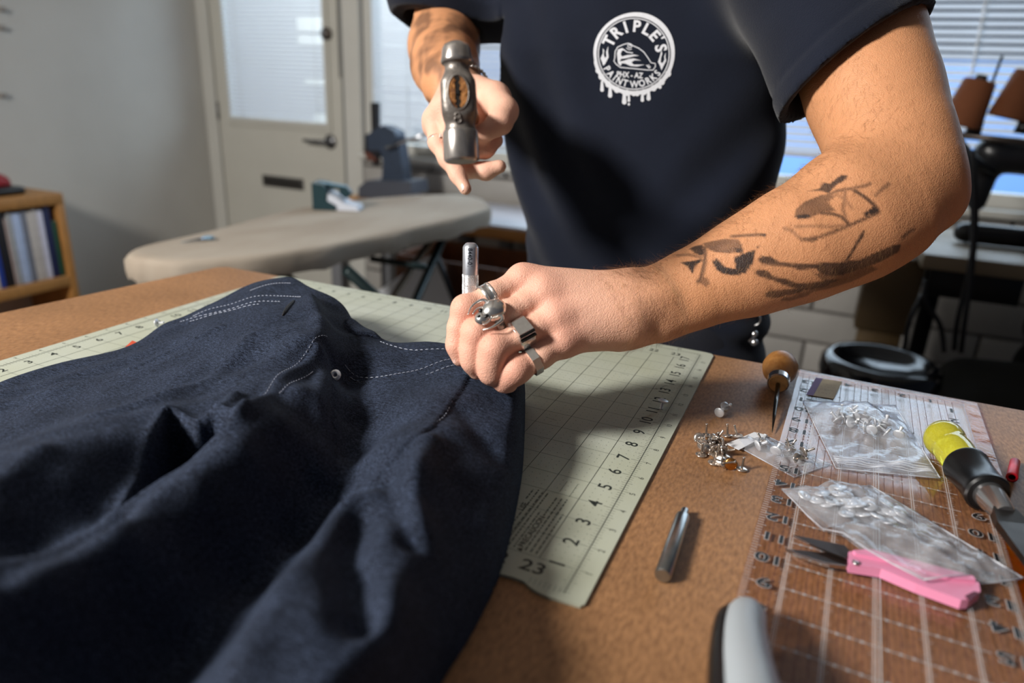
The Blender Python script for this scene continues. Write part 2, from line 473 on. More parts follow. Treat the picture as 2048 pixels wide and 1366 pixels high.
def blind(name, x0, x1, ztop, zbot, y, pitch, label, cords, depth=.025, tilt=math.radians(46), skip=()):
    e = empty(name, ((x0 + x1) / 2, y, zbot), label, 'blind', 'venetian blinds')
    mx = (x0 + x1) / 2
    def loc(lo, hi, nm, m, bev=0.0): 
        return MB().box((lo[0] - mx, lo[1] - y, lo[2] - zbot), (hi[0] - mx, hi[1] - y, hi[2] - zbot), None, bev).build(nm, m, e)
    loc((x0, y - .02, ztop), (x1, y + .02, ztop + .035), 'head_rail', m_trim)
    loc((x0, y - .012, zbot), (x1, y + .012, zbot + .018), 'bottom_rail', m_trim, .004)
    c, s_ = math.cos(tilt), math.sin(tilt)
    sl = MB(); n = 5
    vv = []; ff = []
    for i in range(n):
        u = (i / (n - 1) - .5) * depth; bow = .0025 * (1 - (2 * u / depth) ** 2)
        yy, zz = u * c - bow * s_, u * s_ + bow * c
        vv += [(x0 - mx, yy, zz), (x1 - mx, yy, zz)]
    for i in range(n - 1): ff.append((2 * i, 2 * i + 1, 2 * i + 3, 2 * i + 2))
    sl.add(vv, ff, None, True); me = sl.mesh('slat'); me.materials.append(m_slat)
    z = zbot + .03; k = 0
    while z < ztop - .005:
        cut_x = [c for a_, b_, c in skip if a_ < z < b_]
        mm = me
        if cut_x:
            mm = me.copy(); mm.name = 'slat'
            for vt in mm.vertices:
                if vt.co.x > 0: vt.co.x = cut_x[0] - mx
        o = new_obj('slat', mm, e); o.location = (0, 0, z - zbot); o.rotation_euler = (random.uniform(-.05, .05), random.uniform(-.0015, .0015), 0)
        z += pitch; k += 1
    for cx in cords:
        MB().cyl((cx - mx, -.014, .01), (cx - mx, -.014, ztop - zbot), .0012, n=6).build('ladder_cord', m_trim, e)
    return e
bL = blind('window_blind', WX0 + .055, 0.375, 1.24, 0.015, YW + .018, .0235, 'white slatted blind left of the man, behind the arbor press', (-1.2, -.5, .2))
bR = blind('window_blind', 0.445, WX1 - .06, 1.24, 0.085, YW + .018, .0265, 'white slatted blind right of the man, behind the thread cones', (.7, 1.10, 1.8))
# beaded cord in front of the right blind
ch = empty('blind_chain', (1.10, YW - .012, .33), 'beaded pull chain hanging in front of the blind at the upper right', 'chain')
bead = MB().sphere((0, 0, 0), .0065, seg=10, rings=6).mesh('bead'); bead.materials.append(mat('bead_plastic', (235, 238, 242), .2))
for i in range(40):
    o = new_obj('bead', bead, ch); o.location = (-.0009 * i * (1 if i < 20 else .9), 0, .018 * i)
MB().cyl((0, 0, 0), (-.034, 0, .705), .0012, n=6).build('string', m_trim, ch)
# what lies outside: paving and a pale wall across the yard, lit by an added lamp in place of the sky
m_pav = mat('yard_paving', (170, 168, 165), .8, var=.1, vscale=2)
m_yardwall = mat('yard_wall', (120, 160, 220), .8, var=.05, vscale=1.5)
struct('ground_yard', MB().box((-9, YW + .15, FLOOR - .1), (9, 12, FLOOR - .02)), m_pav, 'pale paving in the yard outside')
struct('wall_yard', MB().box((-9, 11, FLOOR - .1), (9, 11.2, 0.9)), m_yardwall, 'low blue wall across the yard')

struct('wall_added_backing', MB().box((-8, 6.2, FLOOR - .02), (-3.2, 6.4, 2.2)), mat('backing_white', (240, 240, 238), .8, var=.02, vscale=2), 'added white backing wall outside the glazed door')  # added so that gaps in the door blind look bright

# glazed door
door = struct('door_1', (lambda q: (q.box((DX0, YW - .005, FLOOR + .01), (-2.335, YW + .035, DTOP)), q.box((-1.655, YW - .005, FLOOR + .01), (DX1, YW + .035, DTOP)),
      q.box((-2.335, YW - .005, FLOOR + .01), (-1.655, YW + .035, .05)), q.box((-2.335, YW - .005, 1.0), (-1.655, YW + .035, DTOP)), q)[-1])(MB()), m_door, 'cream painted door with a glazed upper half and mail slot')
fr = MB(); ring(fr, -2.345, -1.645, .04, 1.01, YW - .017, YW - .005, .03); fr.build('glazing_bead', m_door, door)
MB().box((-2.335, YW + .012, .05), (-1.655, YW + .018, 1.0)).build('pane', m_pane, door)
cs = MB(); cs.box((XL + .003, YW - .02, FLOOR), (DX0 - .004, YW + .01, DTOP + .09)); cs.box((DX0 - .004, YW - .02, DTOP + .005), (DX1 + .02, YW + .01, DTOP + .09))
cs.build('casing', m_trim, door)
hi_ = MB(); hi_.cyl((DX0 - .002, YW - .012, .06), (DX0 - .002, YW - .012, .15), .007); hi_.build('hinge', m_steel, door)
lv = MB(); Mx = Matrix.Rotation(PI / 2, 4, 'X')
lv.lathe([(0, 0), (.036, 0), (.036, .008), (.026, .014), (.014, .016), (.013, .045)], 24, Matrix.Translation((-1.66, YW - .005, -.01)) @ Mx)
lever = lv.build('lever_rose', m_steel, door)
MB().tube([(-1.66, YW - .045, -.01), (-1.70, YW - .05, -.011), (-1.75, YW - .052, -.012), (-1.80, YW - .05, -.010)], [.012, .0105, .0095, .008], 10).build('lever', m_steel, lever)
db = MB(); db.lathe([(0, 0), (.031, 0), (.030, .012), (.022, .020), (.0, .022)], 24, Matrix.Translation((-1.655, YW - .005, .50)) @ Mx)
MB().box((-1.664, YW - .040, .482), (-1.646, YW - .022, .518), None, .003).build('thumb_turn', m_steel, db.build('deadbolt', mat('dark_bronze', (84, 76, 70), .45, .8), door))
MB().box((-1.589, YW - .008, .30), (-1.581, YW - .001, .80)).build('weather_strip', mat('weather_seal', (96, 92, 88), .8), door)
ms = MB().box((-2.13, YW - .014, -.275), (-1.85, YW - .005, -.215), None, .004).build('mail_slot', mat('dull_pewter', (92, 90, 88), .5, .8), door)
MB().box((-2.115, YW - .017, -.263), (-1.865, YW - .0135, -.228)).build('mail_flap', mat('flap_dark_metal', (70, 68, 66), .5, .8), ms)  # flap darker than the plate around it
blind('door_blind', -2.325, -1.665, .965, .062, YW - .012, .0205, 'small slatted blind hung inside the glazed door', (-2.22, -1.72), skip=((.445, .495, -1.83), (.515, .575, -1.83), (.265, .295, -1.80), (.085, .115, -1.75)), depth=.021, tilt=math.radians(44))  # slats cut short so that bright gaps imitate sun glints
# ================================================================== work table and cutting mat
m_top = bpy.data.materials.new('hardboard_top'); m_top.use_nodes = True
def hardboard(m):
    nt = m.node_tree; b = nt.nodes['Principled BSDF']; L = nt.links
    tc = nt.nodes.new('ShaderNodeTexCoord')
    def noise(scale, st, det=5.0):
        mp = nt.nodes.new('ShaderNodeMapping'); mp.inputs['Scale'].default_value = st
        n = nt.nodes.new('ShaderNodeTexNoise'); n.inputs['Scale'].default_value = scale; n.inputs['Detail'].default_value = det
        L.new(tc.outputs['Object'], mp.inputs[0]); L.new(mp.outputs[0], n.inputs['Vector']); return n
    n1 = noise(420, (1, .35, 1)); n2 = noise(7, (1, 1, 1)); n3 = noise(900, (1, 1, 1), 2)
    r1 = nt.nodes.new('ShaderNodeValToRGB'); r1.color_ramp.elements[0].position = .3; r1.color_ramp.elements[1].position = .72
    r1.color_ramp.elements[0].color = (*lin((134, 97, 66)), 1); r1.color_ramp.elements[1].color = (*lin((178, 133, 92)), 1)
    L.new(n1.outputs['Fac'], r1.inputs[0])
    r2 = nt.nodes.new('ShaderNodeValToRGB'); r2.color_ramp.elements[0].position = .35; r2.color_ramp.elements[1].position = .65
    r2.color_ramp.elements[0].color = (.80, .78, .76, 1); r2.color_ramp.elements[1].color = (1.08, 1.06, 1.04, 1)
    L.new(n2.outputs['Fac'], r2.inputs[0])
    mx = nt.nodes.new('ShaderNodeMix'); mx.data_type = 'RGBA'; mx.blend_type = 'MULTIPLY'; mx.inputs[0].default_value = 1
    L.new(r1.outputs[0], mx.inputs[6]); L.new(r2.outputs[0], mx.inputs[7])
    r3 = nt.nodes.new('ShaderNodeValToRGB'); r3.color_ramp.elements[0].position = .30; r3.color_ramp.elements[1].position = .40
    r3.color_ramp.elements[0].color = (.45, .42, .4, 1); r3.color_ramp.elements[1].color = (1, 1, 1, 1)
    L.new(n3.outputs['Fac'], r3.inputs[0])
    m2 = nt.nodes.new('ShaderNodeMix'); m2.data_type = 'RGBA'; m2.blend_type = 'MULTIPLY'; m2.inputs[0].default_value = .6
    L.new(mx.outputs[2], m2.inputs[6]); L.new(r3.outputs[0], m2.inputs[7]); L.new(m2.outputs[2], b.inputs['Base Color'])
    b.inputs['Roughness'].default_value = .52; b.inputs['Specular IOR Level'].default_value = .4
    bp = nt.nodes.new('ShaderNodeBump'); bp.inputs['Strength'].default_value = .25; bp.inputs['Distance'].default_value = .0006
    L.new(n1.outputs['Fac'], bp.inputs['Height']); L.new(bp.outputs[0], b.inputs['Normal'])
hardboard(m_top)
m_ply = mat('ply_edge', (150, 110, 70), .6, var=.25, vscale=30, stretch=(1, 1, 8))
TFL = Zp(440, 533); TL0 = Zp(0, 626); YE = 0.4705
slope = (TFL.x - TL0.x) / (TFL.y - TL0.y)
def tlx(y): return TFL.x + (y - TFL.y) * slope
top_poly = [(tlx(-.62), -.62), (1.75, -.62), (1.75, YE), (TFL.x + .012, YE), (TFL.x, YE - .012)]
table = empty('work_table', (0.6, 0, FLOOR), 'wide workshop table with a worn brown hardboard top', 'table')
o = MB().prism(top_poly, -.006, 0).build('hardboard_top', m_top, table); o.location = (-.6, 0, -FLOOR)
o = MB().prism([(x + (.004 if x < 0 else -.004), y * .995) for x, y in top_poly], -.040, -.006).build('plywood_core', m_ply, table); o.location = (-.6, 0, -FLOOR)
for lx, ly in ((-.10, .38), (1.62, .38), (1.62, -.5), (-.22, -.5)):
    MB().box((lx - .6 - .035, ly - .035, 0), (lx - .6 + .035, ly + .035, -FLOOR - .04), None, .004).build('leg', m_ply, table)
MB().box((-.66, .40, -FLOOR - .13), (1.0, .425, -FLOOR - .04)).build('apron', m_ply, table)

# ---- cutting mat (inches -> metres): ruled 24 x 18
def E_(x, y): return (x * IN, y * IN)
m_mat = mat('mat_vinyl', (184, 189, 176), .48, var=.05, vscale=9, bump=.12, bscale=900, spec=.35, rgb2=(178, 182, 162))
m_matedge = mat('mat_edge', (202, 204, 190), .5)
m_ink = mat('mat_ink', (40, 46, 42), .6)
m_ink2 = mat('mat_fine_ink', (88, 96, 86), .6)
MT = 0.0022
notch = [(22.0, -.10), (22.21, -.02), (22.64, .04), (23.0, .03), (23.20, -.10), (23.45, -.18), (23.76, -.20), (24.48, -.16)]
poly = [(-.58, -.55), (6, -.58), (14, -.50), (20, -.30)] + notch + [(24.55, -.08), (24.56, 18.15), (24.44, 18.36), (24.2, 18.42), (-.30, 18.42), (-.55, 18.3), (-.58, 18.0)]
cm = empty('cutting_mat', (12 * IN, 9 * IN, 0), 'pale green self healing cutting mat printed with an inch grid', 'cutting mat')
def matpart(mb, nm, m, kind=None):
    for v in mb.v: v.x -= 12 * IN; v.y -= 9 * IN
    return tag(mb.build(nm, m, cm), kind=kind)
matpart(MB().prism([E_(*p) for p in poly], .0002, MT), 'vinyl_sheet', m_mat)
zi = MT + .00012
g = MB(); g2 = MB()
for X in range(1, 24): g.strip(E_(X, 1 if X == 23 else .92), E_(X, 17.05), .00042, zi)
for Y in range(1, 18): g2.strip(E_(.75, Y), E_(23.28, Y), .00036, zi); g2.strip(E_(23.72, Y), E_(24.25, Y), .00036, zi); g2.strip(E_(-.25, Y), E_(.25, Y), .00036, zi)
g.strip(E_(24, 0.05), E_(24, 17.95), .00050, zi); g.strip(E_(0, 0), E_(0, 17.95), .0005, zi); g2.strip(E_(0, 18), E_(24, 18), .0004, zi)
for i in range(1, 144):
    Y = i / 8; l = .23 if i % 8 == 0 else (.17 if i % 4 == 0 else .12)
    g.strip(E_(24 - l, Y), E_(24 + l, Y), .00030, zi); g.strip(E_(-l, Y), E_(l, Y), .00030, zi)
for i in range(1, 192):
    X = i / 8; l = .2 if i % 8 == 0 else .12
    g2.strip(E_(X, 18 - l), E_(X, 18 + .02), .00028, zi)
    if X > 23: g2.strip(E_(X, .0), E_(X, .22), .00028, zi)
matpart(g, 'grid_lines', m_ink, 'stuff'); matpart(g2, 'fine_grid_lines', m_ink2, 'stuff')
dt = MB()
for i in range(17 * 4, 96):
    for j in range(4, 64):
        if i % 4 and j % 4:
            x, y = i / 4, j / 4
            if not (20 < x < 23 and y < 4.2): dt.strip(E_(x - .012, y), E_(x + .012, y), .0006, zi)
for i in range(1, 24):
    for j in range(4, 64):
        pass
matpart(dt, 'quarter_inch_dots', m_ink2, 'stuff')
nb = MB()
for Y in range(1, 18):
    put_text(nb, str(Y), 23.5 * IN, Y * IN, zi, .0150, PI / 2, .012, 1.0)
    put_text(nb, str(Y), 24.32 * IN, (Y - .02) * IN, zi, .0062, PI / 2, .0, 1.0)
    put_text(nb, str(Y), .47 * IN, Y * IN, zi, .0135, PI / 2, .012, 1.0)
    put_text(nb, str(Y), -.36 * IN, Y * IN, zi, .0055, PI / 2, 0, 1.0)
for X in range(1, 24):
    put_text(nb, str(X), X * IN, 17.42 * IN, zi, .0115, 0, .012, 1.0)
    put_text(nb, str(X), X * IN, 18.22 * IN, zi, .0055, 0, 0, 1.0)
    if X > 20: put_text(nb, str(X), X * IN, .58 * IN, zi, .0150, 0, .012, 1.15)
put_text(nb, 'PRECAUCION', 22.42 * IN, 1.95 * IN, zi, .0062, PI / 2, .010)
put_text(nb, 'USE', 21.75 * IN, 2.9 * IN, zi, .0062, PI / 2, .010)
nb.add([(22.50 * IN, 1.02 * IN, zi), (22.50 * IN, 1.16 * IN, zi), (22.34 * IN, 1.09 * IN, zi)], [(0, 1, 2)])
matpart(nb, 'printed_numbers', m_ink, 'stuff')
rnd = random.Random(4); ft = MB()
def microtext(x, y0, y1):
    y = y0
    while y < y1:
        l = rnd.uniform(.05, .22); ft.strip(E_(x, y), E_(x, min(y + l, y1)), .0011, zi); y += l + .045
for k, (y0, y1) in enumerate(((2.75, 3.75), (1.1, 3.8), (1.1, 3.8), (1.1, 3.1))): microtext(22.42 + .15 * k, y0, y1)
for k, (y0, y1) in enumerate(((3.3, 3.85), (1.1, 3.9), (1.1, 3.9), (1.1, 3.9), (1.1, 2.9))): microtext(21.66 + .15 * k, y0, y1)
ft.strip(E_(22.38, 4.1), E_(22.38, 4.75), .0003, zi); ft.strip(E_(22.72, 3.95), E_(22.72, 4.75), .0003, zi)
for _ in range(10):
    x, y, l = rnd.uniform(18, 23.2), rnd.uniform(6, 16), rnd.uniform(.15, .5)
    ft.strip(E_(x, y), E_(x + l, y - l * .15), .0003, zi)
for a, b in (((23.0, 12.95), (23.25, 13.15)), ((23.25, 13.15), (23.36, 13.5)), ((23.36, 13.5), (23.45, 13.62))): ft.strip(E_(*a), E_(*b), .0005, zi)
matpart(ft, 'fine_print_and_cuts', m_ink2, 'stuff')
# ================================================================== the jeans
def denim_material(name, dark, light, weave=1.0):
    m = bpy.data.materials.new(name); m.use_nodes = True
    nt = m.node_tree; b = nt.nodes['Principled BSDF']; L = nt.links
    tc = nt.nodes.new('ShaderNodeTexCoord')
    def noise(scale, st, rot=(0, 0, 0), det=2.0):
        mp = nt.nodes.new('ShaderNodeMapping'); mp.inputs['Scale'].default_value = st; mp.inputs['Rotation'].default_value = rot
        n = nt.nodes.new('ShaderNodeTexNoise'); n.inputs['Scale'].default_value = scale; n.inputs['Detail'].default_value = det
        L.new(tc.outputs['Object'], mp.inputs[0]); L.new(mp.outputs[0], n.inputs['Vector']); return n
    tw = noise(1100, (.16, 1, 1), (0, 0, .9)); sp = noise(1700, (1, 1, 1), det=1.0); big = noise(22, (1, 1, 1), det=4)
    mth = nt.nodes.new('ShaderNodeMath'); mth.operation = 'MULTIPLY_ADD'; mth.inputs[1].default_value = .55
    L.new(sp.outputs['Fac'], mth.inputs[0])
    m2 = nt.nodes.new('ShaderNodeMath'); m2.operation = 'MULTIPLY'; m2.inputs[1].default_value = .45
    L.new(tw.outputs['Fac'], m2.inputs[0]); L.new(m2.outputs[0], mth.inputs[2])
    r = nt.nodes.new('ShaderNodeValToRGB'); r.color_ramp.elements[0].position = .43; r.color_ramp.elements[1].position = .68
    r.color_ramp.elements[0].color = (*lin(dark), 1); r.color_ramp.elements[1].color = (*lin(light), 1)
    L.new(mth.outputs[0], r.inputs[0])
    rb = nt.nodes.new('ShaderNodeValToRGB'); rb.color_ramp.elements[0].position = .35; rb.color_ramp.elements[1].position = .7
    rb.color_ramp.elements[0].color = (.8, .8, .8, 1); rb.color_ramp.elements[1].color = (1.15, 1.15, 1.15, 1)
    L.new(big.outputs['Fac'], rb.inputs[0])
    mx = nt.nodes.new('ShaderNodeMix'); mx.data_type = 'RGBA'; mx.blend_type = 'MULTIPLY'; mx.inputs[0].default_value = 1
    L.new(r.outputs[0], mx.inputs[6]); L.new(rb.outputs[0], mx.inputs[7]); L.new(mx.outputs[2], b.inputs['Base Color'])
    b.inputs['Roughness'].default_value = .85; b.inputs['Specular IOR Level'].default_value = .15
    bp = nt.nodes.new('ShaderNodeBump'); bp.inputs['Strength'].default_value = .5 * weave; bp.inputs['Distance'].default_value = .0005
    L.new(mth.outputs[0], bp.inputs['Height']); L.new(bp.outputs[0], b.inputs['Normal'])
    return m
m_denim = denim_material('raw_denim', (14, 18, 28), (70, 82, 106))
m_thread = mat('seam_thread', (150, 156, 172), .7)
m_thread_dk = mat('dark_thread', (14, 15, 20), .7)

# outline on the table, and the lie of the cloth (pixel of the photograph, height above the table)
ctrl = [  # waist edge, from the left over the hump to the hand
    (0, 775, .008), (120, 733, .010), (250, 700, .014), (330, 655, .024), (430, 612, .040), (480, 588, .052), (520, 572, .060), (560, 566, .065), (605, 571, .066),
    (611, 583, .066), (650, 601, .061), (685, 620, .055), (708, 639, .049), (724, 659, .045), (748, 674, .043), (790, 686, .043), (835, 690, .044), (905, 693, .048), (985, 715, .050), (1040, 745, .047),
    # ridge under the hump
    (600, 620, .068), (630, 690, .067), (605, 780, .066), (570, 850, .065), (500, 915, .064), (400, 972, .064), (655, 705, .056), (658, 780, .047), (658, 860, .038), (655, 940, .028), (640, 1000, .018), (250, 1075, .064), (100, 1175, .066), (0, 1235, .067), (-150, 1330, .067),
    # valley to the right of it, then the other leg
    (668, 757, .036), (700, 850, .030), (690, 930, .022), (575, 1085, .012), (470, 1180, .012), (320, 1300, .013), (170, 1430, .015),
    (760, 740, .040), (850, 740, .044), (800, 820, .042), (760, 900, .046), (880, 800, .050),
    (940, 752, .050), (900, 860, .056), (850, 900, .056), (830, 960, .058), (800, 1060, .060), (760, 1200, .060), (720, 1366, .058), (690, 1500, .05),
    (790, 1020, .056), (700, 1010, .050), (650, 1100, .052), (560, 1200, .056), (480, 1330, .058),
    (960, 900, .044), (980, 1000, .034), (930, 1100, .034), (880, 1250, .028),
    # left flank and the second ridge
    (300, 720, .026), (180, 790, .028), (420, 700, .048), (500, 650, .060), (520, 720, .056), (400, 790, .052), (540, 800, .060),
    (345, 836, .058), (260, 890, .060), (150, 960, .062), (0, 1045, .064), (-120, 1120, .064),
    (60, 870, .036), (0, 900, .040), (130, 830, .034), (-150, 850, .02), (-150, 960, .055),
    (330, 970, .036), (200, 1045, .042), (60, 1125, .046),
]
cp = np.array([[*Zp(a, b, h)[:2], h] for a, b, h in ctrl])
def tps_fit(P, vals, lam=1e-5):
    n = len(P); d = np.linalg.norm(P[:, None] - P[None], axis=2)
    K = np.where(d > 0, d * d * np.log(d + 1e-12), 0) + lam * np.eye(n)
    A = np.zeros((n + 3, n + 3)); A[:n, :n] = K; A[:n, n] = 1; A[:n, n + 1:] = P; A[n:, :n] = A[:n, n:].T
    return np.linalg.solve(A, np.r_[vals, 0, 0, 0])
tw_ = tps_fit(cp[:, :2], cp[:, 2], 6e-5)
def tps(x, y):
    r = np.zeros(np.shape(x))
    for i in range(len(cp)):
        d2 = (x - cp[i, 0]) ** 2 + (y - cp[i, 1]) ** 2
        r = r + tw_[i] * .5 * d2 * np.log(d2 + 1e-14)
    return r + tw_[-3] + tw_[-2] * x + tw_[-1] * y
edge_px = [(-160, 835, .004), (0, 771, .004), (120, 730, .006), (250, 697, .010), (330, 652, .020), (430, 609, .036), (480, 583, .046), (520, 567, .053), (560, 560, .058), (604, 570, .059),
           (650, 595, .056), (685, 613, .050), (708, 632, .044), (724, 653, .041), (745, 668, .039), (785, 682, .040), (835, 686, .041), (905, 689, .045), (985, 708, .047), (1046, 735, .040), (1050, 790, .004), (1048, 900, .0), (1040, 985, .0), (1008, 1130, .0), (950, 1260, .0), (885, 1366, .0), (800, 1520, .0)]
outline = [tuple(p[:2]) for p in catmull([tuple(Zp(a, b, h)[:2]) for a, b, h in edge_px], 5)]
outline += [(0.56, -0.36), (0.10, -0.36), (-.02, -.22)]
outline = [(float(a), float(b)) for a, b in outline]
# the gaping opening of the other leg
pit = [tuple(Zp(a, b, .054)[:2]) for a, b in ((340, 842), (395, 868), (430, 858), (490, 884), (450, 915), (380, 935), (300, 985), (222, 1042), (265, 965), (310, 890))]
fold_lines = [
    ([(622, 605, .066), (645, 665, .060), (652, 730, .056), (653, 800, .049), (652, 880, .041), (645, 950, .032)], .009, .009),
    ([(690, 690, .040), (690, 780, .034), (690, 860, .027)], -.004, .014),  # polyline (pixels at a height), amplitude, half width
    ([(500, 690, .055), (420, 760, .052), (330, 800, .05), (200, 870, .045)], .004, .010),
    ([(640, 690, .07), (560, 760, .066), (520, 830, .064), (480, 870, .064)], .006, .006),
    ([(470, 800, .06), (440, 840, .06), (430, 858, .06)], .006, .006),
    ([(860, 900, .056), (815, 1000, .058), (850, 1080, .06), (790, 1200, .06), (760, 1366, .058)], .009, .011),
    ([(690, 1030, .05), (620, 1120, .055), (540, 1240, .056), (480, 1366, .056)], .010, .013),
    ([(720, 1040, .05), (700, 1130, .055), (720, 1260, .058)], -.014, .011),
    ([(780, 970, .05), (800, 1040, .055), (825, 1085, .058)], -.008, .008),
    ([(930, 830, .05), (960, 880, .045), (1000, 930, .035)], -.003, .010),
    ([(250, 1040, .06), (120, 1110, .066), (0, 1170, .07)], -.007, .007),
    ([(330, 1000, .06), (180, 1100, .06), (0, 1210, .06)], .002, .005),
    ([(90, 950, .06), (0, 1000, .065)], .004, .008),
    ([(440, 660, .05), (360, 690, .04), (260, 740, .03)], .0025, .006),
]
fl = [([tuple(Zp(a, b, h)[:2]) for a, b, h in l], A, wd) for l, A, wd in fold_lines]
def cloth(x, y):
    h = tps(x, y)
    for l, A, wd in fl:
        d, arc = seg_dist(x, y, l); h = h + A * np.exp(-(d / wd) ** 2)
    # soft crumple
    h = h + .0009 * np.sin(90 * x + 40 * y + 2 * np.sin(35 * y)) + .0007 * np.sin(60 * y - 70 * x + 3 * np.sin(30 * x))
    ins = inpoly(x, y, pit); dp, _ = seg_dist(x, y, pit, True)
    h = h + np.where(ins, -.046 * smooth01(dp / .006), .0045 * np.exp(-(dp / .006) ** 2))
    return np.maximum(h, .004)
def cloth_edge(x, y, wd=.013):
    h = cloth(x, y); d, _ = seg_dist(x, y, outline, True)
    t = np.clip(d / wd, 0, 1)
    return h * np.sqrt(1 - (1 - t) ** 2)
GX = np.arange(-.06, .60, .0022); GY = np.arange(-.36, .36, .0022)
XX, YY = np.meshgrid(GX, GY, indexing='ij')
INS = inpoly(XX, YY, outline)
dO, _ = seg_dist(XX, YY, outline, True)
HH = np.where(INS, cloth_edge(XX, YY), -.0015)
use = INS | (dO < .0024)
cellu = use[:-1, :-1] & use[1:, :-1] & use[:-1, 1:] & use[1:, 1:]
ids = -np.ones(XX.shape, int); need = np.zeros(XX.shape, bool)
for i in (0, 1):
    for j in (0, 1): need[i:need.shape[0] - 1 + i, j:need.shape[1] - 1 + j] |= cellu
ids[need] = np.arange(need.sum())
I, J = np.nonzero(cellu)
Qd = np.stack([ids[I, J], ids[I + 1, J], ids[I + 1, J + 1], ids[I, J + 1]], 1)
# tuck the rim vertices exactly onto the outline
XR_, YR_ = XX.copy(), YY.copy()
rim = need & ~INS; rx, ry = XX[rim], YY[rim]; bd_ = np.full(rx.shape, 1e9); cx_, cy_ = rx.copy(), ry.copy()
for i in range(len(outline)):
    (ax_, ay_), (bx_, by_) = outline[i], outline[(i + 1) % len(outline)]
    dx_, dy_ = bx_ - ax_, by_ - ay_; t_ = np.clip(((rx - ax_) * dx_ + (ry - ay_) * dy_) / (dx_ * dx_ + dy_ * dy_ + 1e-12), 0, 1)
    qx_, qy_ = ax_ + t_ * dx_, ay_ + t_ * dy_; dd_ = np.hypot(rx - qx_, ry - qy_); k_ = dd_ < bd_
    bd_ = np.where(k_, dd_, bd_); cx_ = np.where(k_, qx_, cx_); cy_ = np.where(k_, qy_, cy_)
XR_[rim] = cx_; YR_[rim] = cy_
Vd = np.stack([XR_[need], YR_[need], HH[need] + MT + .0004], 1)
JO = (0.36, 0.05, 0.0)
jeans = empty('jeans', JO, 'dark indigo raw denim jeans heaped over the cutting mat', 'jeans')
bm_ = np_mesh('denim_cloth', Vd - np.array(JO), Qd); bm_.materials.append(m_denim)
new_obj('denim_cloth', bm_, jeans)
def surf(x, y): return float(cloth_edge(np.array([x]), np.array([y]))[0]) + MT + .0004
def drape(poly_px, nm, m, lift, th=.0012, res=.0022, rim=True):
    """a cloth panel laid on the jeans: outline given in photograph pixels at heights"""
    P = [tuple(Zp(a, b, h)[:2]) for a, b, h in poly_px]
    xs = [p[0] for p in P]; ys = [p[1] for p in P]
    gx = np.arange(min(xs) - res, max(xs) + 2 * res, res); gy = np.arange(min(ys) - res, max(ys) + 2 * res, res)
    A, B = np.meshgrid(gx, gy, indexing='ij'); ins = inpoly(A, B, P); d, _ = seg_dist(A, B, P, True)
    H = cloth_edge(A, B) + MT + .0004 + lift * np.sqrt(1 - (1 - np.clip(d / .003, 0, 1)) ** 2) - np.where(ins, 0, .002)
    keep = ins | (d < res * 1.2)
    c = keep[:-1, :-1] & keep[1:, :-1] & keep[:-1, 1:] & keep[1:, 1:]
    ids = -np.ones(A.shape, int); need = np.zeros(A.shape, bool)
    for i in (0, 1):
        for j in (0, 1): need[i:need.shape[0] - 1 + i, j:need.shape[1] - 1 + j] |= c
    ids[need] = np.arange(need.sum()); I, J = np.nonzero(c)
    V = np.stack([A[need], B[need], H[need]], 1) - np.array(JO)
    me = np_mesh(nm, V, np.stack([ids[I, J], ids[I + 1, J], ids[I + 1, J + 1], ids[I, J + 1]], 1)); me.materials.append(m)
    return new_obj(nm, me, jeans)
drape([(668, 745, .037), (720, 752, .038), (790, 758, .041), (860, 752, .045), (946, 742, .050), (925, 790, .051), (880, 850, .053), (868, 872, .054), (800, 930, .050), (735, 978, .044), (700, 985, .038), (672, 965, .036), (668, 860, .036)],
      'back_pocket', m_denim, .0022)
drape([(700, 650, .046), (745, 668, .042), (762, 690, .040), (715, 690, .041), (690, 668, .044)], 'belt_loop', m_denim, .0030)
def stitches(mb, line_px, dash=.0030, gapd=.0018, wd=.0007, lift=.0012):
    pts = [Vector(Zp(a, b, h)[:2]) for a, b, h in line_px]
    pts = [Vector((float(p[0]), float(p[1]))) for p in catmull([tuple(p) for p in pts], 8)]
    acc = 0.0; on = []
    for a, b in zip(pts[:-1], pts[1:]):
        L_ = (b - a).length; t = 0.0
        while t < L_:
            p = a + (b - a) * (t / L_); dr = (b - a).normalized()
            n = Vector((-dr.y, dr.x)) * wd / 2; q = p + dr * dash
            z0, z1 = surf(p.x, p.y) + lift, surf(q.x, q.y) + lift
            mb.add([(p.x - n.x, p.y - n.y, z0 - .0004), (q.x - n.x, q.y - n.y, z1 - .0004), (q.x + n.x, q.y + n.y, z1 - .0004), (p.x + n.x, p.y + n.y, z0 - .0004),
                    ((p.x + q.x) / 2, (p.y + q.y) / 2, (z0 + z1) / 2 + .0003)], [(0, 1, 4), (1, 2, 4), (2, 3, 4), (3, 0, 4)])
            t += dash + gapd
    return mb
def jm(mb, nm, m, kind=None):
    for v in mb.v: v -= Vector(JO)
    return tag(mb.build(nm, m, jeans), kind=kind)
st = MB()
for l in ([(500, 588, .057), (540, 575, .064), (580, 573, .066)], [(385, 636, .035), (440, 620, .044), (500, 603, .057), (560, 594, .066), (600, 596, .068)],
          [(360, 645, .030), (430, 634, .042), (500, 618, .056), (560, 610, .064)], [(380, 650, .032), (450, 636, .045), (520, 622, .059)]):
    stitches(st, l)
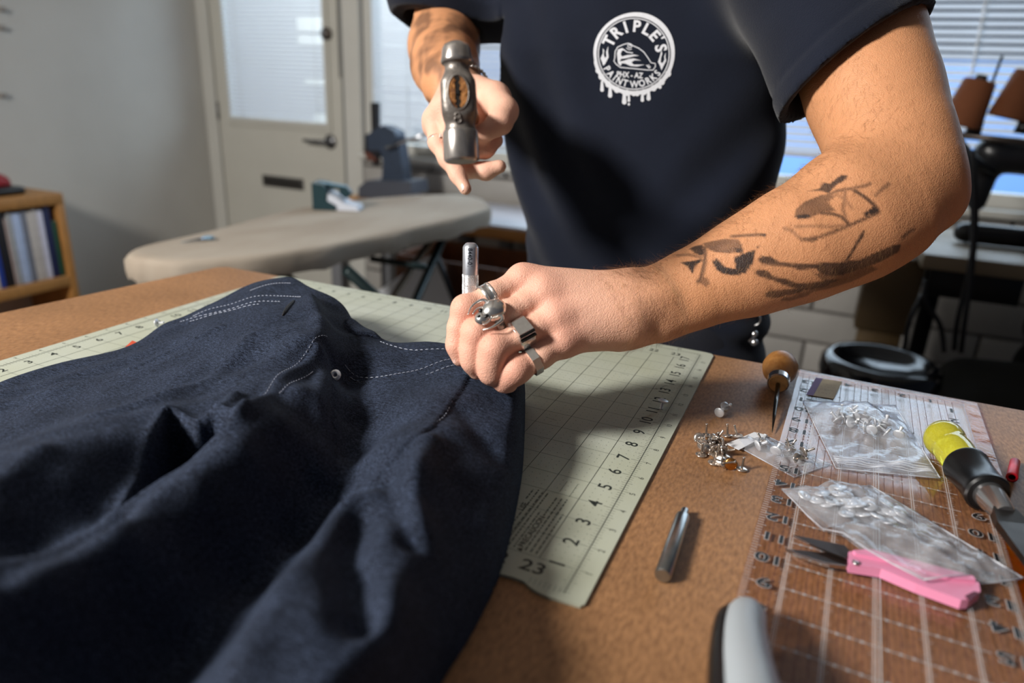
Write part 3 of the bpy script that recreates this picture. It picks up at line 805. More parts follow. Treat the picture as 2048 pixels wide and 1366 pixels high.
for l in ([(655, 675, .068), (610, 705, .067), (575, 740, .066), (545, 775, .064), (520, 805, .063)], [(625, 720, .069), (590, 755, .068), (560, 790, .066)],
          [(690, 735, .040), (760, 748, .042), (830, 740, .045), (900, 725, .049)], [(700, 742, .040), (770, 757, .042), (840, 750, .046), (915, 735, .050)],
          [(760, 692, .043), (830, 708, .045), (905, 706, .048)], [(930, 770, .051), (905, 810, .052), (876, 856, .053), (800, 918, .051)]):
    stitches(st, l, wd=.0005)
jm(st, 'stitching', m_thread, 'stuff')
# the worked buttonhole
bh_ = MB(); a = Zp(588, 604, .067); b = Zp(566, 644, .064)
bh_.tube([(a.x + (b.x - a.x) * t, a.y + (b.y - a.y) * t, surf(a.x + (b.x - a.x) * t, a.y + (b.y - a.y) * t) + .0004) for t in (0, .2, .4, .6, .8, 1)], [.0008, .0016, .0018, .0018, .0016, .0008], 8)
jm(bh_, 'buttonhole', m_thread_dk)
# small woven tab on the seam
a = Zp(250, 705, .013); b = Zp(276, 685, .016)
tb = MB(); d = Vector((b.x - a.x, b.y - a.y, 0)); n = Vector((-d.y, d.x, 0)).normalized() * .006
tb.add([(a.x, a.y, .010), (b.x, b.y, .015), (b.x + n.x, b.y + n.y, .017), (a.x + n.x, a.y + n.y, .012), (a.x, a.y, .0108), (b.x, b.y, .0158), (b.x + n.x, b.y + n.y, .0178), (a.x + n.x, a.y + n.y, .0128)],
       [(3, 2, 1, 0), (4, 5, 6, 7), (0, 1, 5, 4), (1, 2, 6, 5), (2, 3, 7, 6), (3, 0, 4, 7)])
tag(jm(tb, 'seam_tab', mat('orange_tab', (226, 92, 62), .7, var=.1, vscale=300)), 'small orange red woven tab')
# rivet burr already set at the pocket corner
rb_ = MB(); c = Zp(671, 757, .0440); nrm = Vector((.35, -.75, .55)).normalized()
e1, e2, e3 = basis(nrm); Mr = Matrix.Translation((c.x, c.y, surf(c.x, c.y) + .0055)) @ Matrix((e1, e2, e3)).transposed().to_4x4()
rb_.lathe([(.0016, .0), (.0046, .0), (.0050, .0006), (.0046, .0012), (.0022, .0013), (.0016, .0009)], 20, Mr, True, False)
jm(rb_, 'pocket_rivet', mat('bright_burr', (235, 236, 238), .3, .6))
# ================================================================== the man
def J(px, py, d): return np.array(Dp(px, py, d))
VIEW = -RM[2]                                  # direction the camera looks in

# ---- left arm (right in the photograph): upper arm, forearm, fist round the setter
def left_arm(fa):
    global W_, E_el, fore, up, K, fingers
    fd = np.array([.28, -.80, .53]); fd /= np.linalg.norm(fd)          # forearm is a little flattened this way
    W_, E_el = J(1300, 612, .592), J(1842, 368, .604)
    fore = [(J(1262, 612, .583), .0285), (J(1310, 610, .582), .0270), (J(1400, 572, .584), .0300), (J(1500, 531, .586), .0385), (J(1600, 486, .585), .0455), (J(1700, 442, .588), .0485), (J(1765, 412, .594), .0445), (J(1815, 375, .604), .0390)]
    for i in range(len(fore) - 1):
        fl_ = (fd, .72) if i < 2 else (fd, .84)
        fa.cap(fore[i][0], fore[i + 1][0], fore[i][1], fore[i + 1][1], .022, fl_)
    fa.cap(J(1840, 350, .606), J(1872, 400, .602), .022, .0185, .028)              # point of the elbow
    fa.cap(J(1700, 385, .590), J(1775, 330, .606), .034, .037, .03)               # brachioradialis
    up = [(J(1797, 345, .606), .040), (J(1772, 265, .625), .0455), (J(1742, 180, .650), .0515), (J(1714, 90, .680), .0545), (J(1685, -20, .715), .060), (J(1640, -130, .75), .066)]
    fa.chain(up, .03)
    # hand: metacarpals
    K = {'i': J(1046, 562, .574), 'm': J(1090, 588, .566), 'r': J(1112, 638, .560), 'p': J(1126, 684, .560)}
    mets = [(K['i'], .0112, J(1258, 588, .590), .0150), (K['m'], .0115, J(1262, 600, .584), .0170), (K['r'], .0112, J(1262, 622, .580), .0170), (K['p'], .0105, J(1258, 648, .582), .0160)]
    for a, r1, b, r2 in mets: fa.cap(a, b, r1, r2, .014)
    fa.cap(J(1150, 655, .585), J(1235, 665, .598), .0165, .0165, .014)            # heel of the hand
    fa.cap(J(1100, 620, .592), J(1230, 620, .612), .017, .020, .012)              # palm
    fa.cap(J(1085, 582, .5745), J(1252, 604, .577), .0120, .0190, .016); fa.cap(J(1112, 620, .568), J(1252, 622, .574), .0118, .0190, .016); fa.cap(J(1122, 655, .567), J(1252, 640, .575), .0115, .0180, .016)
    # tendons over the back of the hand
    for k, r in (('i', .0042), ('m', .0045), ('r', .0042), ('p', .0036)):
        b = dict(i=J(1225, 575, .582), m=J(1230, 592, .574), r=J(1232, 612, .570), p=J(1228, 636, .573))[k]
        a = K[k] + np.array([.0006, -.0032, .0052]); b = b + np.array([.0006, -.002, .004])
        fa.cap(a, b, .0068, .0032, .009)
    # knuckle heads
    for k, r in (('i', .0122), ('m', .0120), ('r', .0120), ('p', .0112)): fa.ell(K[k] + np.array([.000, .0005, .000]), (r * .93, r * .93, r * .93), .012)
    # ulna bump
    fa.ell(J(1316, 596, .568), (.0115, .011, .011), .016)
    # fingers: each its own chain, creased against its neighbours
    fingers = {
     'i': [(K['i'], .0112), (J(985, 592, .562), .0100), (J(932, 620, .556), .0098), (J(919, 655, .556), .0086), (J(915, 690, .5575), .0082), (J(920, 716, .560), .0068)],
     'm': [(K['m'], .0112), (J(1015, 628, .554), .0098), (J(955, 668, .546), .0102), (J(946, 700, .5475), .0088), (J(946, 722, .550), .0084), (J(954, 742, .556), .0070)],
     'r': [(K['r'], .0112), (J(1045, 668, .548), .0100), (J(990, 698, .5405), .0108), (J(982, 724, .543), .0098), (J(983, 744, .547), .0092), (J(994, 756, .554), .0076)],
     'p': [(K['p'], .0108), (J(1082, 712, .550), .0092), (J(1034, 740, .5445), .0096), (J(1016, 752, .548), .0088), (J(1009, 762, .553), .0080), (J(1018, 768, .560), .0068)]}
    for k in 'imrp':
        pts = fingers[k]
        mid = (pts[0][0] * .45 + pts[1][0] * .55)
        fa.cap(pts[0][0], mid, pts[0][1], pts[0][1] * .45 + pts[1][1] * .55, .0055)
        lo = np.min([p - r for p, r in pts], 0) - .012; hi = np.max([p + r for p, r in pts], 0) + .012
        r_ = fa._slab(lo, hi)
        if r_ is None: continue
        sl = r_[0]
        g_ = Field(np.array([fa.lo[i] + sl[i].start * fa.h for i in range(3)]), np.array([fa.lo[i] + (sl[i].stop - 1) * fa.h for i in range(3)]), fa.h)
        g_.F = np.full(fa.F[sl].shape, .08, np.float32); g_.n = np.array(g_.F.shape)
        g_.chain(pts, .007)
        g_.ell(pts[2][0] + (pts[2][0] - pts[3][0]) * .06 + np.array([-.0006, -.0012, .001]), (.0100, .0100, .0100), .006)
        fa.F[sl] = fa.smin(fa.F[sl], g_.F, .0016)
    # thumb behind the tool
    fa.chain([(J(1180, 640, .622), .017), (J(1080, 650, .618), .0135), (J(1000, 672, .606), .0115), (J(962, 700, .600), .0095)], .010, .02)
    # creases over the finger joints, and wrinkles at the knuckles
    def crease(c, d, depth=.0009, ln=.006, wd=.0011):
        c = np.array(c); d = np.array(d) / np.linalg.norm(d)
        a, b = c - d * ln, c + d * ln; ab = b - a; l2 = ab @ ab
        def fn(X, Y, Z):
            t = np.clip(((X - a[0]) * ab[0] + (Y - a[1]) * ab[1] + (Z - a[2]) * ab[2]) / l2, 0, 1)
            q = (X - a[0] - t * ab[0]) ** 2 + (Y - a[1] - t * ab[1]) ** 2 + (Z - a[2] - t * ab[2]) ** 2
            return depth * np.exp(-q / wd ** 2) * np.sin(PI * np.clip(t, .02, .98))
        fa.apply(np.minimum(a, b) - .005, np.maximum(a, b) + .005, fn, op='disp')
    for k in 'imrp':
        p0, p1, p2 = fingers[k][1][0], fingers[k][2][0], fingers[k][3][0]
        ax = (p1 - p0) / np.linalg.norm(p1 - p0); ax2 = (p2 - p1) / np.linalg.norm(p2 - p1)
        out = ax - ax2; out /= np.linalg.norm(out); side = np.cross(ax, ax2); side /= np.linalg.norm(side)
        r = fingers[k][2][1]
        for q in (-.0035, 0.0, .0035):
            oc_ = out * .35 - VIEW * .8; oc_ = oc_ - side * (oc_ @ side) * .6; oc_ /= np.linalg.norm(oc_); rr_ = max(r, .0102)
            md_ = (ax + ax2) / np.linalg.norm(ax + ax2); wd_ = np.cross(VIEW, md_); wd_ /= np.linalg.norm(wd_)
            crease(p1 + oc_ * (rr_ - .0004 - abs(q) * .12) + md_ * q * .9, wd_, .0021, .0062 - abs(q) * .4, .0010)
        d2 = fingers[k][4][0]; oc_ = out * .2 - VIEW; oc_ /= np.linalg.norm(oc_); md_ = ax2; wd_ = np.cross(VIEW, md_); wd_ /= np.linalg.norm(wd_); crease(d2 + oc_ * (fingers[k][4][1] - .0004), wd_, .0015, .0050, .0010)
    return fa
fa = left_arm(Field((.52, .17, .03), (.90, .74, .50), .0018))
fh_ = left_arm(Field((.405, .085, .02), (.625, .30, .17), .00105))
ex = (E_el - W_) / np.linalg.norm(E_el - W_)
def half(f, c, sgn):
    f.apply(f.lo, f.lo + (f.n - 1) * f.h, lambda X, Y, Z: sgn * ((X - W_[0]) * ex[0] + (Y - W_[1]) * ex[1] + (Z - W_[2]) * ex[2] - c), op='cut')
half(fa, .012, 1.0); half(fh_, .018, -1.0)
Vh1, Qh1 = fh_.nets(); Vh1 = relax(Vh1, Qh1, 1, .4)
Va, Qa = fa.nets(); Va = relax(Va, Qa, 2, .45)
Qa = np.concatenate([Qa, Qh1 + len(Va)]); Va = np.concatenate([Va, Vh1])

# ---- right arm (left in the photograph): hand on the hammer handle, forearm, sleeve side
fb = Field((.13, .29, .12), (.46, .86, .52), .0022)
rw = J(925, 190, .845)
fb.chain([(rw, .0265), (J(903, 165, .875), .031), (J(890, 130, .925), .039), (J(888, 95, .985), .044), (J(888, 62, 1.035), .046)], .03)
fb.chain([(J(888, 62, 1.035), .046), (J(884, -30, 1.02), .052), (J(880, -130, 1.00), .058)], .03)
HB = {'i': J(905, 198, .770), 'm': J(885, 215, .775), 'r': J(868, 238, .785), 'p': J(868, 256, .795)}
for k, r in (('i', .0125), ('m', .0125), ('r', .0122), ('p', .0112)): fb.cap(HB[k], rw, r, .0215, .014)
fb.cap(J(930, 215, .80), J(945, 235, .80), .020, .018, .014)
fh = {'e': [(HB['r'], .0120), (J(876, 285, .775), .0102), (J(895, 318, .768), .0094), (J(916, 350, .760), .0084), (J(931, 378, .753), .0068)],
      'c': [(HB['p'], .0115), (J(900, 315, .800), .0100), (J(938, 338, .795), .0098), (J(972, 343, .786), .0092), (J(999, 333, .782), .0078)],
      'd': [(HB['m'], .0115), (J(905, 262, .770), .0100), (J(940, 300, .775), .0100), (J(972, 298, .782), .0092), (J(993, 281, .790), .0080)],
      'f': [(HB['i'], .0115), (J(915, 235, .755), .0105), (J(935, 268, .760), .0100), (J(962, 275, .772), .0090)],
      't': [(J(952, 180, .815), .0175), (J(990, 196, .790), .0170), (J(1008, 222, .772), .0152), (J(1000, 244, .762), .0132), (J(976, 262, .757), .0105)]}
for k, pts in fh.items():
    lo = np.min([p - r for p, r in pts], 0) - .012; hi = np.max([p + r for p, r in pts], 0) + .012
    r_ = fb._slab(lo, hi); sl = r_[0]
    g_ = Field(np.array([fb.lo[i] + sl[i].start * fb.h for i in range(3)]), np.array([fb.lo[i] + (sl[i].stop - 1) * fb.h for i in range(3)]), fb.h)
    g_.F = np.full(fb.F[sl].shape, .08, np.float32); g_.n = np.array(g_.F.shape); g_.chain(pts, .007)
    fb.F[sl] = fb.smin(fb.F[sl], g_.F, .010 if k == 't' else .0045)
Vb, Qb = fb.nets(); Vb = relax(Vb, Qb, 2, .45)

# ---- trunk, neck and head (inside the shirt and above the frame)
ft_ = Field((.10, .50, -.14), (.88, .95, .92), .008)
ft_.chain([(np.array((.49, .70, -.06)), .095), (np.array((.455, .69, .2)), .098), (np.array((.435, .70, .40)), .095)], .05)
ft_.cap((.24, .72, .47), (.64, .72, .47), .055, .055, .05)
ft_.chain([(np.array((.44, .71, .46)), .062), (np.array((.445, .67, .60)), .058)], .04)
ft_.ell((.45, .64, .73), (.076, .096, .115), .03); ft_.ell((.45, .600, .675), (.052, .060, .05), .03)
ft_.cap((.45, .535, .72), (.45, .545, .70), .010, .014, .014)
for s_ in (-1, 1):
    ft_.ell((.45 + s_ * .078, .655, .715), (.010, .020, .032), .008)
    ft_.ell((.45 + s_ * .032, .548, .738), (.016, .010, .009), .004, op='cut')
ft_.ell((.45, .548, .672), (.024, .006, .003), .003, op='cut')
ft_.cap((.64, .72, .46), up[-1][0], .055, .058, .04); ft_.cap((.24, .72, .46), J(880, -130, 1.00), .055, .055, .04)
ft_.cap((.43, .70, -.06), (.43, .70, -.12), .08, .08, .03); ft_.cap((.55, .70, -.06), (.55, .70, -.12), .08, .08, .03)
Vt, Qt = ft_.nets(); Vt = relax(Vt, Qt, 2, .5)

PO = np.array([0.48, 0.70, FLOOR])
man = empty('person', tuple(PO), 'man in a navy T-shirt striking a rivet setter with a hammer', 'person')
V = np.concatenate([Va, Vb, Vt]); Q = np.concatenate([Qa, Qb + len(Va), Qt + len(Va) + len(Vb)])
body_me = np_mesh('body', V - PO, Q)
# skin colour, tattoos and reddened knuckles carried by the skin itself
def fbm(P, s, seed):
    r = np.random.RandomState(seed); v = np.zeros(len(P))
    for o in range(4):
        for _ in range(3):
            d = r.normal(size=3); d /= np.linalg.norm(d); v += np.sin(P @ d * s * 2 ** o + r.uniform(0, 6.28) + 1.5 * np.sin(P @ r.normal(size=3) * s * .5 * 2 ** o)) / 2 ** o
    return v / 5.6
tan = np.array(lin((208, 148, 106))); pink = np.array(lin((234, 184, 160))); red = np.array(lin((214, 128, 108)))
nV = len(V); e1 = (E_el - W_); AL = np.linalg.norm(e1); e1 /= AL
u_ = (V - W_) @ e1
tt = smooth01((u_ + .075) / .11)
isA = np.arange(nV) < len(Va); isB = (np.arange(nV) >= len(Va)) & (np.arange(nV) < len(Va) + len(Vb))
dB = np.linalg.norm(V - rw, axis=1); tB = smooth01((((V - rw) @ (J(890, 130, .925) - rw)) / np.linalg.norm(J(890, 130, .925) - rw) + .03) / .05)
t_ = np.where(isA, tt, np.where(isB, tB, 1.0))
col = pink[None] * (1 - t_[:, None]) + tan[None] * t_[:, None]
col *= (1 + .10 * fbm(V, 60, 1) + .05 * fbm(V, 300, 2))[:, None]
for k in 'imrp':
    for c, rr, am in ((fingers[k][2][0], .0125, .80), (K[k], .016, .55), (fingers[k][4][0], .010, .55)):
        wgt = am * np.exp(-(np.linalg.norm(V - c, axis=1) / rr) ** 2)[:, None]; col = col * (1 - wgt) + red[None] * wgt
# tattoos: drawn on the outer side of the forearm (along the arm, across it; metres)
e3 = -VIEW - (-VIEW @ e1) * e1; e3 /= np.linalg.norm(e3); e2 = np.cross(e3, e1)
v_ = (V - W_) @ e2; w3 = (V - W_) @ e3
TAT = [
 ('P', [(0.0549, 0.0302), (0.0624, 0.0284), (0.0707, 0.0258), (0.078, 0.021), (0.0774, 0.0151), (0.0733, 0.0107), (0.0645, 0.0145), (0.0581, 0.0189), (0.0556, 0.0226)], 0.62, 300),
 ('P', [(0.0445, 0.0306), (0.0488, 0.0308), (0.0545, 0.0293), (0.0513, 0.0225), (0.0475, 0.021), (0.045, 0.0247)], 0.75, 220),
 ('P', [(0.0517, 0.013), (0.056, 0.0142), (0.0581, 0.005), (0.0643, 0.0002), (0.0674, 0.0092), (0.0747, 0.009), (0.0838, 0.0081), (0.0777, -0.0006), (0.0701, -0.0055), (0.0621, -0.0046), (0.0555, -0.0006), (0.0514, 0.0053)], 0.88, 220),
 ('P', [(0.0307, 0.0233), (0.0379, 0.0206), (0.0455, 0.0188), (0.0468, 0.0172), (0.04, 0.0161), (0.0334, 0.0107), (0.0335, 0.0179)], 0.9, 220),
 ('P', [(0.0537, 0.0276), (0.0559, 0.0267), (0.0523, 0.02), (0.0481, 0.0177), (0.0471, 0.0202)], 0.35, 220),
 ('L', [(0.0542, 0.0264), (0.0473, 0.0159), (0.0383, 0.0055), (0.0342, 0.0032)], 0.7, 0.0012),
 ('P', [(0.0396, 0.0059), (0.0428, 0.0014), (0.0417, -0.0022), (0.0383, -0.0038), (0.036, 0.0003), (0.0342, 0.0032)], 0.45, 220),
 ('L', [(0.0335, 0.0293), (0.0404, 0.0262), (0.0463, 0.0205)], 0.5, 0.0007),
 ('L', [(0.0757, 0.0252), (0.0845, 0.0213), (0.0933, 0.0174)], 0.6, 0.0008),
 ('P', [(0.0926, 0.0182), (0.0983, 0.0157), (0.0949, 0.0141)], 0.8, 220),
 ('P', [(0.0714, 0.0157), (0.077, 0.0142), (0.0751, 0.0099), (0.0707, 0.0118)], 0.8, 220),
 ('P', [(0.0858, 0.0103), (0.0885, 0.0092), (0.0836, 0.0077)], 0.7, 220),
 ('P', [(0.1442, 0.0336), (0.1528, 0.0314), (0.1576, 0.035), (0.1604, 0.0317), (0.1712, 0.0343), (0.1744, 0.0319), (0.171, 0.0292), (0.1632, 0.0284), (0.1552, 0.0251), (0.1509, 0.0296)], 0.78, 220),
 ('P', [(0.123, 0.0199), (0.1259, 0.0239), (0.1358, 0.0268), (0.1504, 0.0262), (0.1587, 0.021), (0.1501, 0.0185), (0.1508, 0.0109), (0.1403, 0.0134), (0.1296, 0.0134), (0.1236, 0.0165)], 0.6, 260),
 ('P', [(0.1224, 0.0197), (0.1261, 0.0196), (0.1328, 0.0157), (0.1296, 0.0134), (0.1227, 0.0168)], 0.85, 220),
 ('L', [(0.1538, 0.0242), (0.1621, 0.0237), (0.1714, 0.0206), (0.1811, 0.0185), (0.1844, 0.0186)], 0.55, 0.0012),
 ('L', [(0.1715, 0.0185), (0.1753, 0.0106), (0.1783, 0.003), (0.1798, -0.0029)], 0.75, 0.0014),
 ('P', [(0.1681, -0.0004), (0.1775, 0.0013), (0.1807, -0.0033), (0.1771, -0.0043), (0.1691, -0.0029)], 0.88, 220),
 ('L', [(0.179, -0.0046), (0.1683, -0.0046), (0.1576, -0.0046), (0.1537, -0.0039)], 0.7, 0.0012),
 ('L', [(0.1403, 0.0134), (0.1479, 0.009), (0.1529, 0.0037), (0.1545, -0.0022)], 0.7, 0.0014),
 ('L', [(0.1648, 0.0204), (0.1607, 0.0138), (0.1562, 0.0085), (0.1552, 0.0017)], 0.45, 0.001),
 ('L', [(0.1591, 0.0218), (0.162, 0.0143), (0.1628, 0.0066)], 0.3, 0.0008),
 ('L', [(0.1576, -0.0046), (0.145, -0.0043), (0.1295, -0.0032), (0.1174, 0.0006)], 0.6, 0.0009),
 ('P', [(0.1171, 0.0012), (0.1233, -0.0005), (0.1302, -0.004), (0.1245, -0.0047), (0.1186, -0.0015)], 0.7, 220),
 ('L', [(0.1107, 0.0139), (0.1144, 0.0102), (0.1159, 0.0043), (0.1174, 0.0006)], 0.35, 0.0007),
 ('L', [(0.1182, 0.0117), (0.1306, 0.0062), (0.1435, -0.0005), (0.1539, -0.0035)], 0.35, 0.0008),
 ('P', [(0.1884, 0.0111), (0.1954, 0.0122), (0.202, 0.0125), (0.1955, 0.0101), (0.1885, 0.009)], 0.55, 220),
 ('L', [(0.1829, 0.0083), (0.1906, 0.0112), (0.1978, 0.0128)], 0.5, 0.0008),
 ('L', [(0.163, -0.0138), (0.1565, -0.0187), (0.1477, -0.0263), (0.1447, -0.0281)], 0.75, 0.0011),
 ('P', [(0.1603, -0.0152), (0.1625, -0.0162), (0.1579, -0.0204), (0.1565, -0.0187)], 0.7, 220),
 ('P', [(0.0824, 0.0005), (0.0859, 0.0013), (0.0918, -0.0021), (0.0961, -0.0087), (0.1052, -0.0143), (0.1185, -0.0202), (0.1366, -0.0272), (0.1554, -0.0328), (0.1693, -0.0328), (0.182, -0.0331), (0.1909, -0.0349), (0.1885, -0.0402), (0.1728, -0.0416), (0.157, -0.0409), (0.1417, -0.0393), (0.1303, -0.0363), (0.1222, -0.0307), (0.1194, -0.0253), (0.1077, -0.0206), (0.0983, -0.0133), (0.0899, -0.0086), (0.0825, -0.0038)], 0.74, 180),
 ('P', [(0.076, -0.0076), (0.0799, -0.0073), (0.0848, -0.0105), (0.0881, -0.0171), (0.0961, -0.0227), (0.1035, -0.0297), (0.1152, -0.0343), (0.1297, -0.0376), (0.1365, -0.0412), (0.1244, -0.0421), (0.11, -0.0388), (0.1002, -0.0323), (0.0926, -0.0258), (0.0867, -0.0201), (0.0791, -0.0136), (0.0759, -0.0102)], 0.72, 200),
 ('P', [(0.0784, -0.0279), (0.0829, -0.0262), (0.0908, -0.0297), (0.1019, -0.0331), (0.1142, -0.0365), (0.1048, -0.0385), (0.0934, -0.0356), (0.0865, -0.0345), (0.0787, -0.0306)], 0.72, 200),
 ('P', [(0.0892, -0.0378), (0.0932, -0.036), (0.0974, -0.0384), (0.1082, -0.038), (0.12, -0.0401), (0.111, -0.0434), (0.098, -0.0417)], 0.5, 200),
 ('P', [(0.1159, -0.0258), (0.128, -0.0343), (0.1473, -0.0387), (0.1627, -0.0402), (0.1704, -0.0468), (0.1486, -0.0476), (0.1285, -0.0449), (0.114, -0.0416), (0.1108, -0.037), (0.1234, -0.0374)], 0.5, 160),
 ('L', [(0.1929, -0.0306), (0.2003, -0.0286), (0.2046, -0.0285)], 0.6, 0.0012)]
ink = np.zeros(nV)
near = isA & (w3 > -.02) & (u_ > 0) & (u_ < AL + .02)
ni = np.nonzero(near)[0]
uu, vv2 = u_[ni], v_[ni]
for kind, pts, a, b in TAT:
    d, _ = seg_dist(uu, vv2, pts, kind == 'P')
    if kind == 'P':
        sd = np.where(inpoly(uu, vv2, pts), d, -d); k_ = smooth01((sd + .0007) / .0014) * a
        k_ = k_ * (1 + .22 * fbm(V[ni], b, 5))
    else: k_ = smooth01((max(b, .0013) - d) / .0020 + .5) * a
    ink[ni] = np.maximum(ink[ni], np.clip(k_ * 1.15, 0, .95))
dark = np.array(lin((30, 30, 34)))
# the other forearm is covered in washed out ink
ib = np.nonzero(isB)[0]; s_b = fbm(V[ib] * np.array([1, .6, 1]), 55, 9); ink[ib] = np.where(t_[ib] > .5, np.clip((s_b + .05) * 2.2, 0, .62) * t_[ib], 0)
col = col * (1 - ink[:, None]) + dark[None] * ink[:, None]
at_ = body_me.color_attributes.new('skin_tone', 'FLOAT_COLOR', 'POINT')
at_.data.foreach_set('color', np.concatenate([np.clip(col, 0, 1), np.ones((nV, 1))], 1).astype(np.float32).ravel())
def skin_material():
    m = bpy.data.materials.new('skin'); m.use_nodes = True; nt = m.node_tree; b = nt.nodes['Principled BSDF']; L = nt.links
    a = nt.nodes.new('ShaderNodeAttribute'); a.attribute_name = 'skin_tone'; L.new(a.outputs['Color'], b.inputs['Base Color'])
    b.inputs['Roughness'].default_value = .52; b.inputs['Specular IOR Level'].default_value = .35
    b.inputs['Subsurface Weight'].default_value = .12; b.inputs['Subsurface Radius'].default_value = (.006, .0025, .0012); b.inputs['Subsurface Scale'].default_value = 1.0
    tc = nt.nodes.new('ShaderNodeTexCoord')
    v = nt.nodes.new('ShaderNodeTexVoronoi'); v.inputs['Scale'].default_value = 900; L.new(tc.outputs['Object'], v.inputs['Vector'])
    n = nt.nodes.new('ShaderNodeTexNoise'); n.inputs['Scale'].default_value = 260; n.inputs['Detail'].default_value = 4; L.new(tc.outputs['Object'], n.inputs['Vector'])
    ad = nt.nodes.new('ShaderNodeMath'); ad.operation = 'ADD'; L.new(v.outputs['Distance'], ad.inputs[0]); L.new(n.outputs['Fac'], ad.inputs[1])
    bp = nt.nodes.new('ShaderNodeBump'); bp.inputs['Strength'].default_value = .4; bp.inputs['Distance'].default_value = .0008
    L.new(ad.outputs[0], bp.inputs['Height']); L.new(bp.outputs[0], b.inputs['Normal'])
    return m
body_me.materials.append(skin_material())
body = new_obj('body', body_me, man)

# arm hair: fine strands, uncountable
nrm = np.zeros(nV * 3, np.float32); body_me.vertices.foreach_get('normal', nrm); nrm = nrm.reshape(-1, 3)
rs = np.random.RandomState(3)
def hairs(idx, n, growth, length, wd, curl):
    pick = rs.choice(idx, n); hv = []; hf = []
    for i in pick:
        p = V[i] + rs.normal(size=3) * .0006; nn = nrm[i]; g = growth + rs.normal(size=3) * .35
        g = g - nn * (g @ nn) ; g /= np.linalg.norm(g) + 1e-9
        L_ = length * rs.uniform(.5, 1.25); side = np.cross(g, nn); side /= np.linalg.norm(side) + 1e-9
        lift = rs.uniform(.15, .6)
        a = p; b = p + (g * .55 + nn * lift * .5) * L_ * .5; c = p + (g + nn * lift * .55 + side * rs.normal() * curl) * L_
        k = len(hv); w0 = side * wd
        hv += [a - w0, a + w0, b - w0 * .8, b + w0 * .8, c]; hf += [(k, k + 1, k + 3, k + 2), (k + 2, k + 3, k + 4)]
    return hv, hf
fidx = np.nonzero(isA & (u_ > -.035) & (u_ < AL))[0]
hv, hf = hairs(fidx, 4200, -e1 * .8 + e2 * -.6, .012, .00006, .3)
topi = np.nonzero(isA & (u_ > -.02) & (u_ < AL * .85) & (nrm @ np.array([-.35, .35, .8]) > .55))[0]
h2, f2 = hairs(topi, 1500, -e1 * .7 + np.array([-.2, .3, .5]), .016, .00007, .3)
k = len(hv); hv += h2; hf += [tuple(i + k for i in f) for f in f2]
ui = np.nonzero(isA & (u_ > AL * .8))[0]; h3, f3 = hairs(ui, 900, np.array([.2, .0, -1.0]), .008, .00005, .3)
k = len(hv); hv += h3; hf += [tuple(i + k for i in f) for f in f3]
hm = MB().add(hv, hf); 
for q in hm.v: q -= Vector(PO)
h4, f4 = hairs(fidx, 3600, -e1 * .7 + e2 * -.8, .010, .00005, .3)
hl = MB().add(h4, f4)
for q in hl.v: q -= Vector(PO)
tag(hl.build('fair_arm_hair', mat('fair_arm_hair', (214, 168, 116), .4), man), kind='stuff')
tag(hm.build('arm_hair', mat('arm_hair', (128, 88, 56), .5), man), kind='stuff')
# head hair
fhair = Field((.34, .52, .66), (.56, .78, .90), .006)
fhair.ell((.45, .652, .752), (.083, .103, .108), .02); fhair.ell((.45, .57, .70), (.075, .060, .085), .01, op='cut')
Vh, Qh = fhair.nets(); me = np_mesh('head_hair', Vh - PO, Qh); me.materials.append(mat('brown_hair', (52, 36, 26), .6, var=.3, vscale=200, bump=.6, bscale=300)); new_obj('head_hair', me, man)

# ---- fingernails
m_nail = mat('fingernail', (236, 196, 182), .3, spec=.6)
def nail(tip, prev, out, wd, ln, nm='fingernail'):
    d = (tip - prev) / np.linalg.norm(tip - prev); out = out - d * (out @ d); out /= np.linalg.norm(out); side = np.cross(d, out)
    vv = []; ff = []
    for i in range(6):
        t = i / 5; w_ = wd * (.75 + .45 * math.sin(PI * min(1, t * .8 + .2)) - .15 * (t > .9))
        for j in range(5):
            s_ = (j / 4 - .5) * 2
            vv.append(tip + d * (t - .55) * ln + side * s_ * w_ * .9 + out * (-.35 * w_ * s_ * s_ - .0004 * (2 * t - 1) ** 2) - PO)
    for i in range(5):
        for j in range(4): a = i * 5 + j; ff.append((a, a + 1, a + 6, a + 5))
    MB().add(vv, ff, None, True).build(nm, m_nail, man)
ti = fingers['i']; nail(ti[-1][0] + np.array([-.0052, -.0055, .0012]), ti[-2][0] + np.array([-.0062, -.0059, .0012]), np.array([-.68, -.62, .1]), .0048, .011)
te = fh['e']; nail(te[-1][0] + np.array([-.0035, -.0056, .0015]), te[-2][0] + np.array([-.0040, -.0066, .0010]), np.array([-.5, -.8, .1]), .0040, .010)

